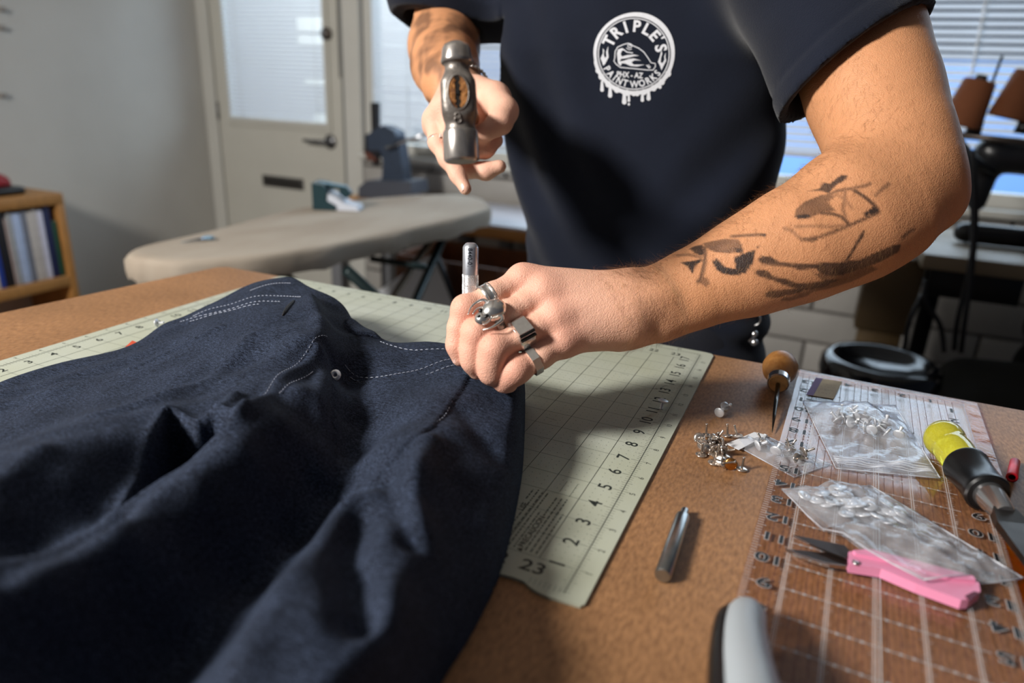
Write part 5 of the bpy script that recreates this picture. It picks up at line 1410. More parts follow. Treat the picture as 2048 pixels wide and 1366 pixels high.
# ---- clear quilting ruler with an amber rim
RT = .0030
r_o = Vector((28.21 * IN, 17.93 * IN, 0)); vdir = Vector((-.55, -15.4, 0)).normalized(); udir = Vector((-vdir.y, vdir.x, 0))
ruler = empty('acrylic_ruler', (r_o.x, r_o.y, 0), 'clear acrylic quilting ruler with white grid, black numbers and amber rim', 'ruler')
def RU(u, v, z=RT): return udir * (u * IN) + vdir * (v * IN) + Vector((0, 0, z))
def slab(u0, u1, v0, v1, z0, z1, nm, m, parent=ruler):
    p = [RU(u0, v0, z0), RU(u1, v0, z0), RU(u1, v1, z0), RU(u0, v1, z0), RU(u0, v0, z1), RU(u1, v0, z1), RU(u1, v1, z1), RU(u0, v1, z1)]
    return MB().add(p, [(0, 1, 2, 3), (7, 6, 5, 4), (4, 5, 1, 0), (5, 6, 2, 1), (6, 7, 3, 2), (7, 4, 0, 3)]).build(nm, m, parent)
slab(0, 6.12, .02, 24.3, .0004, RT, 'clear_sheet', clear_material('ruler_acrylic', (.97, .94, .945), rough=.05))
m_amber = clear_material('amber_acrylic', (.80, .42, .05), .10, (200, 130, 30), rough=.10)
slab(6.12, 6.62, -.38, 24.3, .0004, RT, 'amber_rim', m_amber); slab(.0, 6.12, -.38, .02, .0004, RT, 'amber_rim', m_amber)
m_rw = mat('ruler_white', (214, 216, 218), .6); m_rk = mat('ruler_black', (14, 14, 16), .5); m_rr = mat('ruler_red_line', (92, 52, 42), .6)
wl = MB(); kl = MB(); rl = MB()
def rline(mb, a, b, wd, z):
    A, B = RU(*a, z), RU(*b, z); t = (B - A).normalized(); n = Vector((-t.y, t.x, 0)) * wd / 2
    mb.add([A - n, B - n, B + n, A + n], [(0, 1, 2, 3)])
ST = 1.02; zr = RT + .0001
for i in range(1, 7):
    for e in (-.028, .028): rline(wl, (i, .3), (i, 24.2), .00038, zr) if False else rline(wl, (i + e - .06, .3), (i + e - .06, 24.2), .00034, zr)
    for j in range(0, 24 * 8):
        l = .10 if j % 8 == 0 else (.075 if j % 4 == 0 else .055); v = .3 + j / 8 * ST
        if v < 24.1: rline(wl, (i - .09 - l, v), (i - .09, v), .00024, zr); rline(wl, (i - .03, v), (i - .03 + l, v), .00024, zr)
for j in range(0, 24 * 8):
    l = .30 if j % 8 == 0 else (.24 if j % 4 == 0 else .16); v = .05 + j / 8 * ST
    if v < 24.2: rline(wl, (.02, v), (.02 + l, v), .00045, zr); rline(wl, (6.10 - l, v), (6.10, v), .00040, zr)
for j in range(1, 24):
    v = j * ST
    rline(wl, (.92, v), (5.2, v), .00036, zr)
    for i in range(1, 5):
        for e in (.25, .5, .75):
            c = RU(i - .06 + e, v, zr)
            wl.add([c + Vector((math.cos(t) * .0011, math.sin(t) * .0011, 0)) for t in np.linspace(0, 2 * PI, 8, endpoint=False)], [tuple(range(8))])
for a, b in (((.1, 1.6), (5.9, 7.4)), ((.3, 9.2), (5.9, 3.6)), ((5.95, .7), (.2, 6.45)), ((6.0, 15.4), (3.2, 20.6)), ((.1, .7), (1.6, 1.3)), ((.2, 4.0), (1.5, 3.6)), ((3.05, .5), (3.05, 24.1))): rline(wl, a, b, .00045, zr)
for i in range(0, 24):
    u = .20 + i * .25
    if u < 6.0 and abs((u + .06) % 1.0) > .12: rline(rl, (u, .1), (u, 24.2), .00042, zr)
for j in range(1, 96):
    for u in (.72, .86): rline(rl, (u, j / 4 * ST + .05), (u, j / 4 * ST + .12), .0007, zr)
def rnum(n, u, v, size, sx=1.35):
    c = RU(u, v); rot = math.atan2(udir.y, udir.x) + PI
    put_text(wl, n, c.x, c.y, zr + .0001, size, rot, .035, sx); put_text(kl, n, c.x, c.y, zr + .00022, size, rot, .018, sx)
for n in range(1, 24):
    rnum(str(n), .52, (24 - n) * ST, .0135)
    rnum(str(n), 5.62, n * ST, .0135)
for n in range(1, 6): rnum(str(n), 6 - n - .06, .42, .0115)
tag(rl.build('red_lines', m_rr, ruler), kind='stuff'); tag(wl.build('white_lines', m_rw, ruler), kind='stuff'); tag(kl.build('black_numbers', m_rk, ruler), kind='stuff')
RZ = RT + .0004          # height at which things rest on the ruler

# ---- price sticker on the ruler
sp = [Zp(a, b, RZ) for a, b in ((1612, 790), (1632, 756), (1684, 764), (1667, 798))]
sc_ = (sp[0] + sp[2]) / 2
stk = empty('paper_tag', (sc_.x, sc_.y, RZ), 'small cream paper tag with a purple band on the clear ruler', 'tag')
def flatq(p, z0, z1, nm, m, parent, org):
    v = [Vector((q.x - org.x, q.y - org.y, z)) for z in (z0, z1) for q in p]
    return MB().add(v, [(3, 2, 1, 0), (4, 5, 6, 7), (0, 1, 5, 4), (1, 2, 6, 5), (2, 3, 7, 6), (3, 0, 4, 7)]).build(nm, m, parent)
L4 = lambda a, b, t: a + (b - a) * t
flatq(sp, 0, .0004, 'paper', mat('cream_paper', (224, 206, 170), .8, var=.05, vscale=120), stk, sc_)
flatq([sp[0], sp[1], L4(sp[1], sp[2], .26), L4(sp[0], sp[3], .26)], .0004, .0005, 'purple_band', mat('purple_print', (140, 108, 168), .7), stk, sc_)
fpn = MB(); rnd = random.Random(8)
for t in (.30, .45, .60, .78):
    u = .36
    while u < .88:
        l = rnd.uniform(.04, .12); a = L4(L4(sp[1], sp[2], u), L4(sp[0], sp[3], u), t); b = L4(L4(sp[1], sp[2], u + l), L4(sp[0], sp[3], u + l), t)
        fpn.strip((a.x - sc_.x, a.y - sc_.y), (b.x - sc_.x, b.y - sc_.y), .0006, .0005); u += l + .06
tag(fpn.build('faint_print', mat('faint_ink', (196, 160, 132), .8), stk), kind='stuff')

# ---- awl
ab = Zp(1553, 787, .0); aw = empty('awl', (ab.x, ab.y, 0), 'awl with a round wooden handle and steel point beside the ruler', 'awl')
A0 = Vector((27.45 * IN, 16.35 * IN, .0185)); A1 = Vector((27.66 * IN, 11.3 * IN, .0025)); ad = (A1 - A0).normalized()
Ma = Matrix.Translation(-Vector((ab.x, ab.y, 0))) @ frame(A0, ad)
MB().lathe([(0, -.0185), (.006, -.0180), (.012, -.0150), (.0160, -.0085), (.0178, .0), (.0168, .0075), (.0140, .0150), (.0112, .0215), (.0102, .0270)], 32, Ma).build('handle', mat('turned_beech', (196, 140, 78), .42, var=.12, vscale=160, stretch=(1, 1, 1), rgb2=(170, 112, 56)), aw)
MB().lathe([(.0102, .0262), (.0108, .0264), (.0106, .0350), (.0098, .0356), (.0098, .0358), (.003, .0360)], 32, Ma).build('ferrule', m_chrome, aw, 30)
MB().lathe([(.0092, .0357), (.0088, .0375), (.003, .0380)], 24, Ma).build('wood_end', mat('wood_end', (214, 164, 100), .6, var=.15, vscale=200), aw, 30)
MB().lathe([(.0022, .0370), (.0021, .075), (.0016, .100), (.0003, .130)], 10, Ma).build('point', mat('dark_steel', (92, 88, 84), .25, 1.0), aw)

# ---- loose setting punch
p0, p1 = Zp(1325, 1152, .0052), Zp(1370, 1020, .0042)
pc = (p0 + p1) / 2; pn = empty('setting_punch', (pc.x, pc.y, 0), 'loose steel setting punch lying on bare table beside the mat', 'punch')
pdv = (p1 - p0).normalized(); PLn = (p1 - p0).length; Mp = frame(p0 - Vector((pc.x, pc.y, 0)), pdv)
MB().lathe([(0, 0), (.0045, 0), (.0052, .0010), (.0052, PLn * .86), (.0049, PLn * .88), (.0030, PLn * .91), (.0029, PLn * .99), (0, PLn)], 28, Mp).build('shaft', mat('zinc_plate', (176, 180, 180), .3, 1.0, var=.12, vscale=90), pn, 35)

# ---- rivets
m_riv = mat('nickel_rivet', (214, 204, 194), .22, .9); m_alu = mat('aluminium_rivet', (226, 229, 233), .36, .45); m_brass = mat('brass_rivet', (206, 150, 82), .25, 1.0)
def rivet_meshes(cap_r, h, post, m):
    a = MB().lathe([(0, 0), (cap_r * .8, 0), (cap_r, .0006), (cap_r * .96, .0013), (cap_r * .6, .0017), (post, .0018)], 20).mesh('cap'); a.materials.append(m)
    b = MB().lathe([(post, .0016), (post * .92, h - .001), (post * 1.25, h - .0008), (post * 1.2, h - .0002), (0, h)], 12).mesh('post'); b.materials.append(m)
    return a, b
kinds = {'tack': rivet_meshes(.0048, .0115, .00095, m_riv), 'rivet': rivet_meshes(.0050, .0095, .0014, m_alu), 'brass': rivet_meshes(.0052, .0095, .0011, m_brass)}
def rivet(nm, loc, d, kind, label, group, cat='rivet'):
    q_ = Vector((0, 0, 1)).rotation_difference(Vector(d).normalized())
    e = empty(nm, tuple(loc), label, cat, group); e.rotation_mode = 'QUATERNION'; e.rotation_quaternion = q_
    for me in kinds[kind]: new_obj(me.name, me, e)
    return e
GL = 'nickel tack rivet in the loose heap between the mat and the awl'
heap = [(1402, 911, (0, 0, 1)), (1427, 927, (.05, 0, 1)), (1449, 914, (0, .1, 1)), (1421, 906, (.1, -.1, 1)), (1437, 889, (-.15, 0, 1)), (1434, 914, (0, .15, 1)),
        (1455, 873, (-.2, .2, 1)), (1408, 884, (.9, .3, .35)), (1398, 876, (.2, -1, .55)), (1412, 872, (-.1, .1, 1)), (1418, 886, (-.8, -.4, .45)), (1425, 878, (.7, -.5, .5)),
        (1430, 899, (-.6, .7, .4)), (1442, 902, (1, .2, .3)), (1413, 897, (.4, -.9, .4)), (1440, 921, (-.3, -.9, .5)), (1446, 926, (.8, -.3, .45)), (1405, 890, (-.5, -.7, .6)), (1433, 880, (.3, .8, .5))]
for i, (a, b, d) in enumerate(heap):
    z = .0004 if d[2] > .8 else .0048
    rivet('tack_rivet', Zp(a, b, z), d, 'tack', GL, 'heap of tack rivets')
rivet('tack_rivet', Zp(1483, 940, .0004), (.02, .05, 1), 'tack', 'nickel tack rivet standing apart at the right of the heap', 'heap of tack rivets')
rivet('tack_rivet', Zp(1475, 875, .0050), (-.35, .55, .55), 'tack', 'nickel tack rivet leaning against the small bag header', 'heap of tack rivets')
rivet('tack_rivet', Zp(1446, 901, .0055), (-.2, .75, .5), 'tack', 'tilted nickel tack rivet showing its round back at the heap edge', 'heap of tack rivets')
rivet('brass_rivet', Zp(1462, 929, .0052), (-.25, 1, -.15), 'brass', 'single golden brass rivet facing out of the heap', None)
rivet('pair_rivet', Zp(1438, 826, .0050), (.3, 1, .05), 'rivet', 'front aluminium rivet of the pair alone near the mat corner', 'pair of aluminium rivets')
rivet('pair_rivet', Zp(1449, 814, .0055), (.35, -.3, .35), 'rivet', 'rear aluminium rivet of the pair alone near the mat corner', 'pair of aluminium rivets')
rivet('mat_rivet', Zp(1327, 800, MT + .0094), (-.12, -.10, -1), 'rivet', 'lone rivet standing on the number thirteen of the mat', None)
rivet('mat_rivet', Zp(312, 646, MT + .0052), (.85, .35, .1), 'rivet', 'lone pale rivet on the far left edge of the mat', None)

# ---- plastic bags with their contents
def bag(nm, quad, label, humps, m, base_z, zip_edge=None, thick=.0012, n=34, header=None, crinkle=.0010, cat='bag', lift=None, bulge=0.0):
    """quad: four photo corners on the table; humps: (u, v, radius, height)"""
    P = [Zp(a, b, base_z) for a, b in quad]; c = sum(P, Vector()) / 4
    e = empty(nm, (c.x, c.y, base_z), label, cat)
    ed_ = (P[3] - P[0]).normalized(); on_ = Vector((ed_.y, -ed_.x, 0)); on_ = on_ if on_.dot(P[0] - P[1]) > 0 else -on_
    def pt(u, v): return L4(L4(P[0], P[1], u), L4(P[3], P[2], u), v) + on_ * (bulge * math.sin(PI * v ** 1.3) * (1 - u))
    def top(u, v):
        h = thick
        for hu, hv, hr, hh in humps: h = max(h, thick + hh * math.exp(-(((u - hu) ** 2 + (v - hv) ** 2) / hr ** 2) ** 1.5))
        ed = min(u, 1 - u, v, 1 - v); k = min(1, ed / .06); k = math.sqrt(1 - (1 - k) ** 2)
        wr = crinkle * (math.sin(23 * u + 9 * v + 2 * math.sin(7 * v)) * math.sin(17 * v - 6 * u) + .7 * math.sin(41 * v + 13 * u))
        return max(.0004, (h + wr) * k + .0002) + (lift(u, v) if lift else 0)
    V_ = []; F_ = []
    for j in range(n + 1):
        for i in range(n + 1):
            u, v = i / n, j / n; p = pt(u, v); V_.append((p.x - c.x, p.y - c.y, top(u, v)))
    for j in range(n):
        for i in range(n): a = j * (n + 1) + i; F_.append((a, a + n + 1, a + n + 2, a + 1))
    MB().add(V_, F_, None, True).build('upper_film', m, e)
    low = []
    for u, v in ((0, 0), (1, 0), (1, 1), (0, 1)): p = pt(u, v); low.append((p.x - c.x, p.y - c.y, .0002))
    MB().add(low, [(0, 1, 2, 3)]).build('lower_film', m, e)
    # welded side seams
    sm_ = MB()
    for (u0, v0), (u1, v1) in (((0, 0), (0, 1)), ((1, 0), (1, 1)), ((0, 0), (1, 0)), ((0, 1), (1, 1))):
        sm_.tube([(lambda p: (p.x - c.x, p.y - c.y, .0007 + (lift(u0 + (u1 - u0) * t, v0 + (v1 - v0) * t) if lift else 0)))(pt(u0 + (u1 - u0) * t, v0 + (v1 - v0) * t)) for t in np.linspace(0, 1, 8)], .0005, 6)
    sm_.build('seam', m_seam, e)
    return e, pt, top
m_film = clear_material('bag_film', (.90, .91, .93), .20, rough=.12)
m_film3 = clear_material('bag_film_milky', (.90, .91, .93), .20, rough=.15)
m_seam = clear_material('film_weld', (.9, .9, .93), .45, rough=.2)
# large bag of rivets
b1, p1f, t1f = bag('rivet_bag', [(1606, 803), (1790, 812), (1880, 958), (1672, 938)], 'larger clear zip bag of silver rivets on the ruler', [(.28, .30, .22, .011), (.55, .30, .25, .012), (.75, .42, .2, .009), (.45, .45, .2, .008)], m_film, RZ)
zz = MB()
for v in (.86, .885, .91, .935, .955): zz.tube([(lambda p: (p.x - b1.location.x, p.y - b1.location.y, t1f(u, v) + .0006))(p1f(u, v)) for u in np.linspace(.02, .98, 16)], .00055, 6)
zz.build('zip_track', m_seam, b1)
rnd = random.Random(12); GB = 'silver rivet among those inside the larger zip bag'
inb = [(.34, .20, (0, .3, 1)), (.30, .34, (.8, .2, .4)), (.24, .38, (-.7, .5, .5)), (.36, .40, (.5, -.7, .5)), (.44, .30, (.2, .9, .3)), (.50, .40, (-.6, -.5, .5)), (.58, .22, (.1, .5, .9)), (.62, .36, (.9, .1, .3)), (.66, .46, (-.3, .8, .4)),
       (.54, .50, (.2, 1, .1)), (.72, .40, (.1, .6, .7)), (.42, .22, (.6, .6, .5)), (.28, .26, (.1, .1, 1)), (.48, .46, (.9, -.3, .3)), (.70, .52, (-.8, .3, .4)), (.80, .54, (.2, .8, .4)), (.56, .34, (.3, -.3, .9)), (.39, .33, (-.2, .2, 1))]
for u, v, d in inb:
    p = p1f(u, v); rivet('bagged_rivet', (p.x, p.y, RZ + (.0010 if d[2] > .85 else .0052)), d, 'rivet', GB, 'rivets inside the larger zip bag')
# small bag
b2, p2f, t2f = bag('small_rivet_bag', [(1462, 887), (1522, 869), (1660, 930), (1588, 956)], 'small clear zip bag with a white header and a few rivets', [(.35, .4, .3, .008), (.6, .6, .25, .007), (.3, .2, .2, .006)], m_film, .0006, n=26)
hq = [Zp(*q, .003) for q in ((1453, 888), (1508, 867), (1533, 873), (1478, 900))]
hd_ = MB(); cc = Vector((b2.location.x, b2.location.y, .0006))
hd_.add([Vector((q.x, q.y, .0028 + .0012 * (i in (1, 2)))) - cc for i, q in enumerate(hq)] + [Vector((q.x, q.y, .0033 + .0012 * (i in (1, 2)))) - cc for i, q in enumerate(hq)], [(3, 2, 1, 0), (4, 5, 6, 7), (0, 1, 5, 4), (1, 2, 6, 5), (2, 3, 7, 6), (3, 0, 4, 7)])
tag(hd_.build('white_header', mat('white_header', (226, 228, 232), .5), b2), 'white strip along the bag mouth')
for u, v, d, kd in ((.36, .52, (.25, 1, .35), 'rivet'), (.22, .30, (.7, .5, .3), 'rivet'), (.55, .22, (.2, .3, .9), 'rivet'), (.62, .62, (-.4, .5, .6), 'tack'), (.48, .78, (.6, -.6, .5), 'tack'), (.72, .55, (.3, .8, .4), 'tack'), (.80, .70, (.7, .6, .2), 'tack'), (.42, .30, (-.5, .7, .4), 'tack')):
    p = p2f(u, v); rivet('small_bag_rivet', (p.x, p.y, .0010 + (.0045 if d[2] < .85 else .0005)), d, kd, 'rivet among the few inside the small header bag', 'rivets inside the small bag')
# long bag of washers
b3, p3f, t3f = bag('washer_bag', [(1563, 980), (1742, 973), (2046, 1158), (1838, 1190)], 'long clear bag of flat washers lying over the pink snips', [(.25, .16, .2, .007), (.55, .16, .25, .009), (.75, .28, .2, .006), (.6, .75, .3, .006)], m_film3, RZ, n=40, crinkle=.0014, bulge=.011, lift=lambda u, v: .0105 * float(smooth01((v - .40) / .12)) * float(smooth01((.62 - u) / .25)))
wsh = MB().lathe([(.0012, 0), (.0050, 0), (.0054, .0003), (.0050, .0008), (.0018, .0010), (.0012, .0008), (.0012, 0)], 20, None, True, False).mesh('burr_washer'); wsh.materials.append(m_alu)
wl_ = [(.16, .10), (.20, .17), (.12, .13), (.30, .13), (.28, .20), (.36, .22), (.42, .10), (.46, .14), (.44, .19), (.50, .22), (.47, .26), (.52, .28), (.58, .12), (.62, .20), (.66, .24), (.60, .30), (.70, .32), (.74, .36), (.82, .38), (.80, .28), (.40, .30), (.34, .34), (.46, .38), (.55, .42), (.64, .44), (.73, .46), (.50, .08), (.56, .06)]
for i, (u, v) in enumerate(wl_):
    p = p3f(u, v * .92); o = new_obj('washer', wsh); o.location = (p.x, p.y, RZ + .0012 + .0011 * (i % 4)); o.rotation_euler = (random.uniform(-.35, .35), random.uniform(-.35, .35), 0)
    tag(o, 'flat silver washer among those inside the long bag', 'washer', 'washers inside the long bag')

# ---- pink thread snips
s_c = Zp(1760, 1140, RZ); sn = empty('thread_snips', (s_c.x, s_c.y, RZ), 'thread snips with pink handles and dark pointed blades', 'snips')
def sp_(a, b, z=0.0): p = Zp(a, b, RZ + z); return Vector((p.x - s_c.x, p.y - s_c.y, z))
def plate(pts, z0, z1, nm, m):
    P = [sp_(a, b, (z0 + z1) / 2) for a, b in pts]
    ar = sum(P[i].x * P[(i + 1) % len(P)].y - P[(i + 1) % len(P)].x * P[i].y for i in range(len(P)))
    if ar < 0: P = P[::-1]
    return MB().prism([(p.x, p.y) for p in P], z0, z1).build(nm, m, sn)
m_blade = mat('snip_blade', (72, 62, 58), .3, .9); m_blade2 = mat('bright_edge', (214, 210, 206), .18, 1.0)
m_pink = mat('pink_plastic', (226, 142, 176), .4, spec=.5)
plate([(1586, 1072), (1620, 1078), (1690, 1093), (1705, 1112), (1690, 1118), (1640, 1098)], .004, .0055, 'blade', m_blade)
plate([(1574, 1100), (1620, 1104), (1700, 1112), (1700, 1132), (1650, 1128), (1600, 1112)], .002, .0035, 'blade', m_blade)
plate([(1572, 1099), (1600, 1111), (1650, 1127), (1698, 1134), (1698, 1137), (1645, 1130), (1595, 1114)], .0018, .0040, 'cutting_edge', m_blade2)
plate([(1695, 1112), (1715, 1110), (1800, 1128), (1900, 1152), (1955, 1174), (1958, 1192), (1935, 1208), (1920, 1209), (1830, 1176), (1760, 1146), (1697, 1136)], .0008, .0075, 'handle', m_pink)
plate([(1705, 1106), (1740, 1104), (1850, 1132), (1945, 1158), (1950, 1166), (1900, 1162), (1790, 1128), (1710, 1112)], .0050, .0095, 'handle', m_pink)
sc2 = MB(); q_ = sp_(1712, 1126, .0075); sc2.lathe([(0, .0012), (.0022, .0010), (.0026, 0)], 16, Matrix.Translation(q_)); sc2.build('pivot_screw', m_chrome, sn)
plate([(1930, 1192), (1948, 1183), (1957, 1186), (1940, 1203)], .0074, .0080, 'handle_slot', mat('slot_dark', (88, 34, 54), .6))

# ---- chisel with a clear yellow handle
c0, c1 = Zp(1884, 872, .019), Zp(2075, 1112, .014)
dc = (c1 - c0).normalized(); cb = Vector((c0.x, c0.y, 0)); chs = empty('chisel', tuple(cb), 'chisel with clear yellow handle and black collar resting on the ruler', 'chisel')
Mc = frame(c0 - cb, dc)
def yellow_plastic():
    m = bpy.data.materials.new('yellow_acetate'); m.use_nodes = True; b = m.node_tree.nodes['Principled BSDF']
    nt = m.node_tree; b.inputs['Roughness'].default_value = .06; b.inputs['Transmission Weight'].default_value = .55; b.inputs['IOR'].default_value = 1.46
    n = nt.nodes.new('ShaderNodeTexNoise'); n.inputs['Scale'].default_value = 30; r = nt.nodes.new('ShaderNodeValToRGB')
    r.color_ramp.elements[0].color = (*lin((214, 206, 40)), 1); r.color_ramp.elements[1].color = (*lin((240, 236, 96)), 1)
    nt.links.new(n.outputs['Fac'], r.inputs[0]); nt.links.new(r.outputs[0], b.inputs['Base Color']); return m
MB().lathe([(0, -.0045), (.009, -.0040), (.0145, -.0012), (.0158, .004), (.0155, .0100), (.0142, .0145), (.0138, .0180), (.0142, .0215), (.0146, .026), (.0142, .034), (.0136, .042), (.0132, .050)], 36, Mc).build('handle', yellow_plastic(), chs)
MB().lathe([(.0145, .0475), (.0163, .0485), (.0166, .0510), (.0158, .0530), (.0150, .070), (.0148, .082), (.0156, .0840), (.0156, .0880), (.0140, .0895), (.0108, .0895)], 36, Mc).build('collar', mat('black_rubber', (18, 18, 19), .3), chs, 40)
MB().lathe([(.0106, .0890), (.0104, .0920), (.0075, .1130), (.0070, .1150)], 32, Mc).build('steel_bolster', m_chrome, chs, 40)
bl = MB(); bl.add([(-.0072, -.0045, .112), (.0072, -.0045, .112), (.0072, .0045, .112), (-.0072, .0045, .112), (-.0110, -.0032, .128), (.0110, -.0032, .128), (.0110, .0028, .128), (-.0110, .0028, .128),
      (-.0110, -.0024, .215), (.0110, -.0024, .215), (.0110, .0012, .215), (-.0110, .0012, .215)], [(3, 2, 1, 0)] + [(a + i, a + (i + 1) % 4, a + 4 + (i + 1) % 4, a + 4 + i) for a in (0, 4) for i in range(4)] + [(8, 9, 10, 11)], Mc)
bl.build('blade', mat('ground_steel', (108, 104, 100), .34, 1.0, var=.15, vscale=60), chs)

# ---- small red sleeve, grey-handled tool
rc = Zp(2027, 940, .004); rd = empty('red_tube', (rc.x, rc.y, 0), 'short red plastic tube at the right edge of the table', 'tube')
a = Zp(2024, 955, .0042); b = Zp(2030, 924, .0042); dd = (b - a).normalized(); Mr2 = frame(a - Vector((rc.x, rc.y, 0)), dd); Lr = (b - a).length
MB().lathe([(.0024, .001), (.0024, 0), (.0040, 0), (.0042, .001), (.0038, Lr * .5), (.0038, Lr), (.0026, Lr + .0006), (0, Lr + .0006)], 18, Mr2, True, False).build('sleeve', mat('red_plastic', (206, 26, 44), .4), rd)
gp = [(1497, 1212, .010), (1490, 1255, .018), (1492, 1310, .024), (1500, 1366, .028), (1512, 1450, .032)]
gp3 = [Zp(a, b, z + RZ) for a, b, z in gp]; gc = Vector((gp3[2].x, gp3[2].y, 0))
gt = empty('grey_cutter', tuple(gc), 'grey and black moulded tool handle at the bottom edge of the table', 'cutter')
gpp = [V3(p) for p in catmull([tuple(p - gc) for p in gp3], 6)]
m_gp = mat('grey_plastic', (168, 176, 182), .42)
gb = MB(); nn_ = len(gpp); vv = []; ff = []; n = 20
for i, p in enumerate(gpp):
    t = i / (nn_ - 1); d_ = (gpp[min(i + 1, nn_ - 1)] - gpp[max(i - 1, 0)]).normalized(); sd_ = d_.cross(Vector((0, 0, 1))).normalized(); u3 = sd_.cross(d_)
    k = math.sqrt(max(0.0, 1 - (1 - min(1, t / .16)) ** 2)); wx = .0095 * k * (1 + .45 * t) + .0003; wz = .0085 * k * (1 + .35 * t) + .0003
    for j in range(n):
        a_ = 2 * PI * j / n; vv.append(p + sd_ * (wx * math.cos(a_)) * 1.0 + u3 * (wz * math.sin(a_)))
for i in range(nn_ - 1):
    for j in range(n): l = (j + 1) % n; ff.append((i * n + j, i * n + l, (i + 1) * n + l, (i + 1) * n + j))
gb.add(vv, ff + [tuple((nn_ - 1) * n + j for j in range(n))], None, True).build('grip_shell', m_gp, gt)
kb = MB(); vv = []; ff = []; n = 12
for i, p in enumerate(gpp):
    t = i / (nn_ - 1); d_ = (gpp[min(i + 1, nn_ - 1)] - gpp[max(i - 1, 0)]).normalized(); sd_ = Vector((0, 0, 1)).cross(d_).normalized() * -1
    k = math.sqrt(max(0.0, 1 - (1 - min(1, t / .18)) ** 2)); 
    c_ = p + sd_ * (.0080 * k * (1 + .45 * t)) - Vector((0, 0, .0030)); r_2 = .0062 * k * (1 + .3 * t) + .0002
    for j in range(n): a_ = 2 * PI * j / n; vv.append(c_ + sd_ * (r_2 * math.cos(a_)) + Vector((0, 0, r_2 * 1.0 * math.sin(a_))))
for i in range(nn_ - 1):
    for j in range(n): l = (j + 1) % n; ff.append((i * n + j, i * n + l, (i + 1) * n + l, (i + 1) * n + j))
kb.add(vv, ff, None, True).build('rubber_inlay', m_plasticblk, gt)
# ================================================================== the far side of the workshop
m_oak = mat('warm_oak', (176, 124, 66), .5, var=.14, vscale=14, stretch=(1, 6, 1))
# ---- bookshelf along the left wall
bx0, bx1 = XL + .005, -2.20; by1 = 1.605; by0 = .55; bt = -.205; bb = -.60
shelf = empty('bookshelf', ((bx0 + bx1) / 2, (by0 + by1) / 2, FLOOR), 'low oak bookshelf against the left wall', 'bookshelf')
def sb(lo, hi, nm, m, bev=.003):
    o_ = shelf.location; return MB().box((lo[0] - o_.x, lo[1] - o_.y, lo[2] - o_.z), (hi[0] - o_.x, hi[1] - o_.y, hi[2] - o_.z), None, bev).build(nm, m, shelf)
sb((bx0, by0, bt - .045), (bx1, by1, bt), 'top_board', m_oak)
sb((bx0, by1 - .032, FLOOR), (bx1, by1, bt - .045), 'side_panel', m_oak); sb((bx0, by0, FLOOR), (bx1, by0 + .032, bt - .045), 'side_panel', m_oak)
sb((bx0, by0 + .032, bb), (bx1, by1 - .032, bb + .045), 'shelf_board', m_oak); sb((bx0, by0 + .032, FLOOR + .05), (bx1, by1 - .032, FLOOR + .08), 'shelf_board', m_oak)
sb((bx0, by0 + .032, bb + .045), (bx0 + .008, by1 - .032, bt - .045), 'back_board', m_oak, 0)
books = [((36, 84, 62), .020, .235), ((26, 36, 78), .030, .30), ((214, 214, 232), .022, .285), ((196, 190, 186), .024, .29), ((206, 200, 194), .016, .285), ((120, 124, 136), .022, .29), ((176, 192, 222), .034, .285), ((166, 168, 170), .020, .29), ((178, 158, 152), .010, .27), ((20, 18, 24), .034, .30),
         ((34, 62, 150), .020, .30), ((214, 202, 184), .016, .12), ((124, 132, 110), .024, .28), ((100, 106, 92), .028, .275), ((38, 38, 46), .030, .26), ((150, 64, 70), .02, .25)]
names = ['thin green book nearest the end panel of the bookshelf', 'navy book second from the end panel of the bookshelf', 'lilac white book third from the bookshelf end panel', 'pale grey book fourth from the bookshelf end panel', 'cream book fifth from the bookshelf end panel',
         'slate grey book sixth from the bookshelf end panel', 'pale blue book between slate and grey spines on the bookshelf', 'mid grey book beside the pale blue one on the bookshelf', 'very thin pinkish book beside the thick black one', 'thick black book on the bookshelf', 'bright blue book left of the thick black one',
         'short cream book under the bright blue one', 'olive grey book on the bookshelf', 'dark olive book on the bookshelf', 'charcoal book near the left picture edge', 'dull red book near the left picture edge']
y = by1 - .036
for (c_, t_, h_), nm in zip(books, names):
    z0 = bb + .046
    b_ = empty('book', (bx1 - .10, y - t_ / 2, z0), nm, 'book', 'books on the low shelf')
    d_ = .085
    MB().box((-.075, -t_ / 2 + .0005, 0), (d_, t_ / 2 - .0005, h_), None, .003).build('cover', mat('cloth_cover', c_, .6, var=.08, vscale=30), b_)
    MB().box((-.077, -t_ / 2 + .003, .004), (d_ - .006, t_ / 2 - .003, h_ + .0006)).build('pages', mat('book_pages', (214, 206, 188), .8), b_)
    y -= t_ + .0012
# red and black case on the shelf
cs_ = empty('red_case', (-2.32, 1.40, bt), 'red topped black case lying on the bookshelf', 'case')
fc = Field((-2.46, 1.18, bt - .01), (-2.2, 1.60, bt + .12), .006); fc.cap((-2.34, 1.34, bt + .045), (-2.34, 1.45, bt + .04), .040, .036, .02); fc.cap((-2.34, 1.38, bt + .06), (-2.34, 1.42, bt + .06), .03, .03, .02)
fc.apply(fc.lo, fc.lo + (fc.n - 1) * fc.h, lambda X, Y, Z: (Z - (bt + .03)) + 0 * X + 0 * Y, op='cut')
v_, q_ = fc.nets(); me = np_mesh('red_lid', relax(v_, q_, 2) - np.array(cs_.location), q_); me.materials.append(mat('red_cloth', (150, 22, 30), .6)); new_obj('red_lid', me, cs_)
MB().box((-.075, -.15, .001), (.065, .095, .032), None, .01).build('black_base', m_plasticblk, cs_)
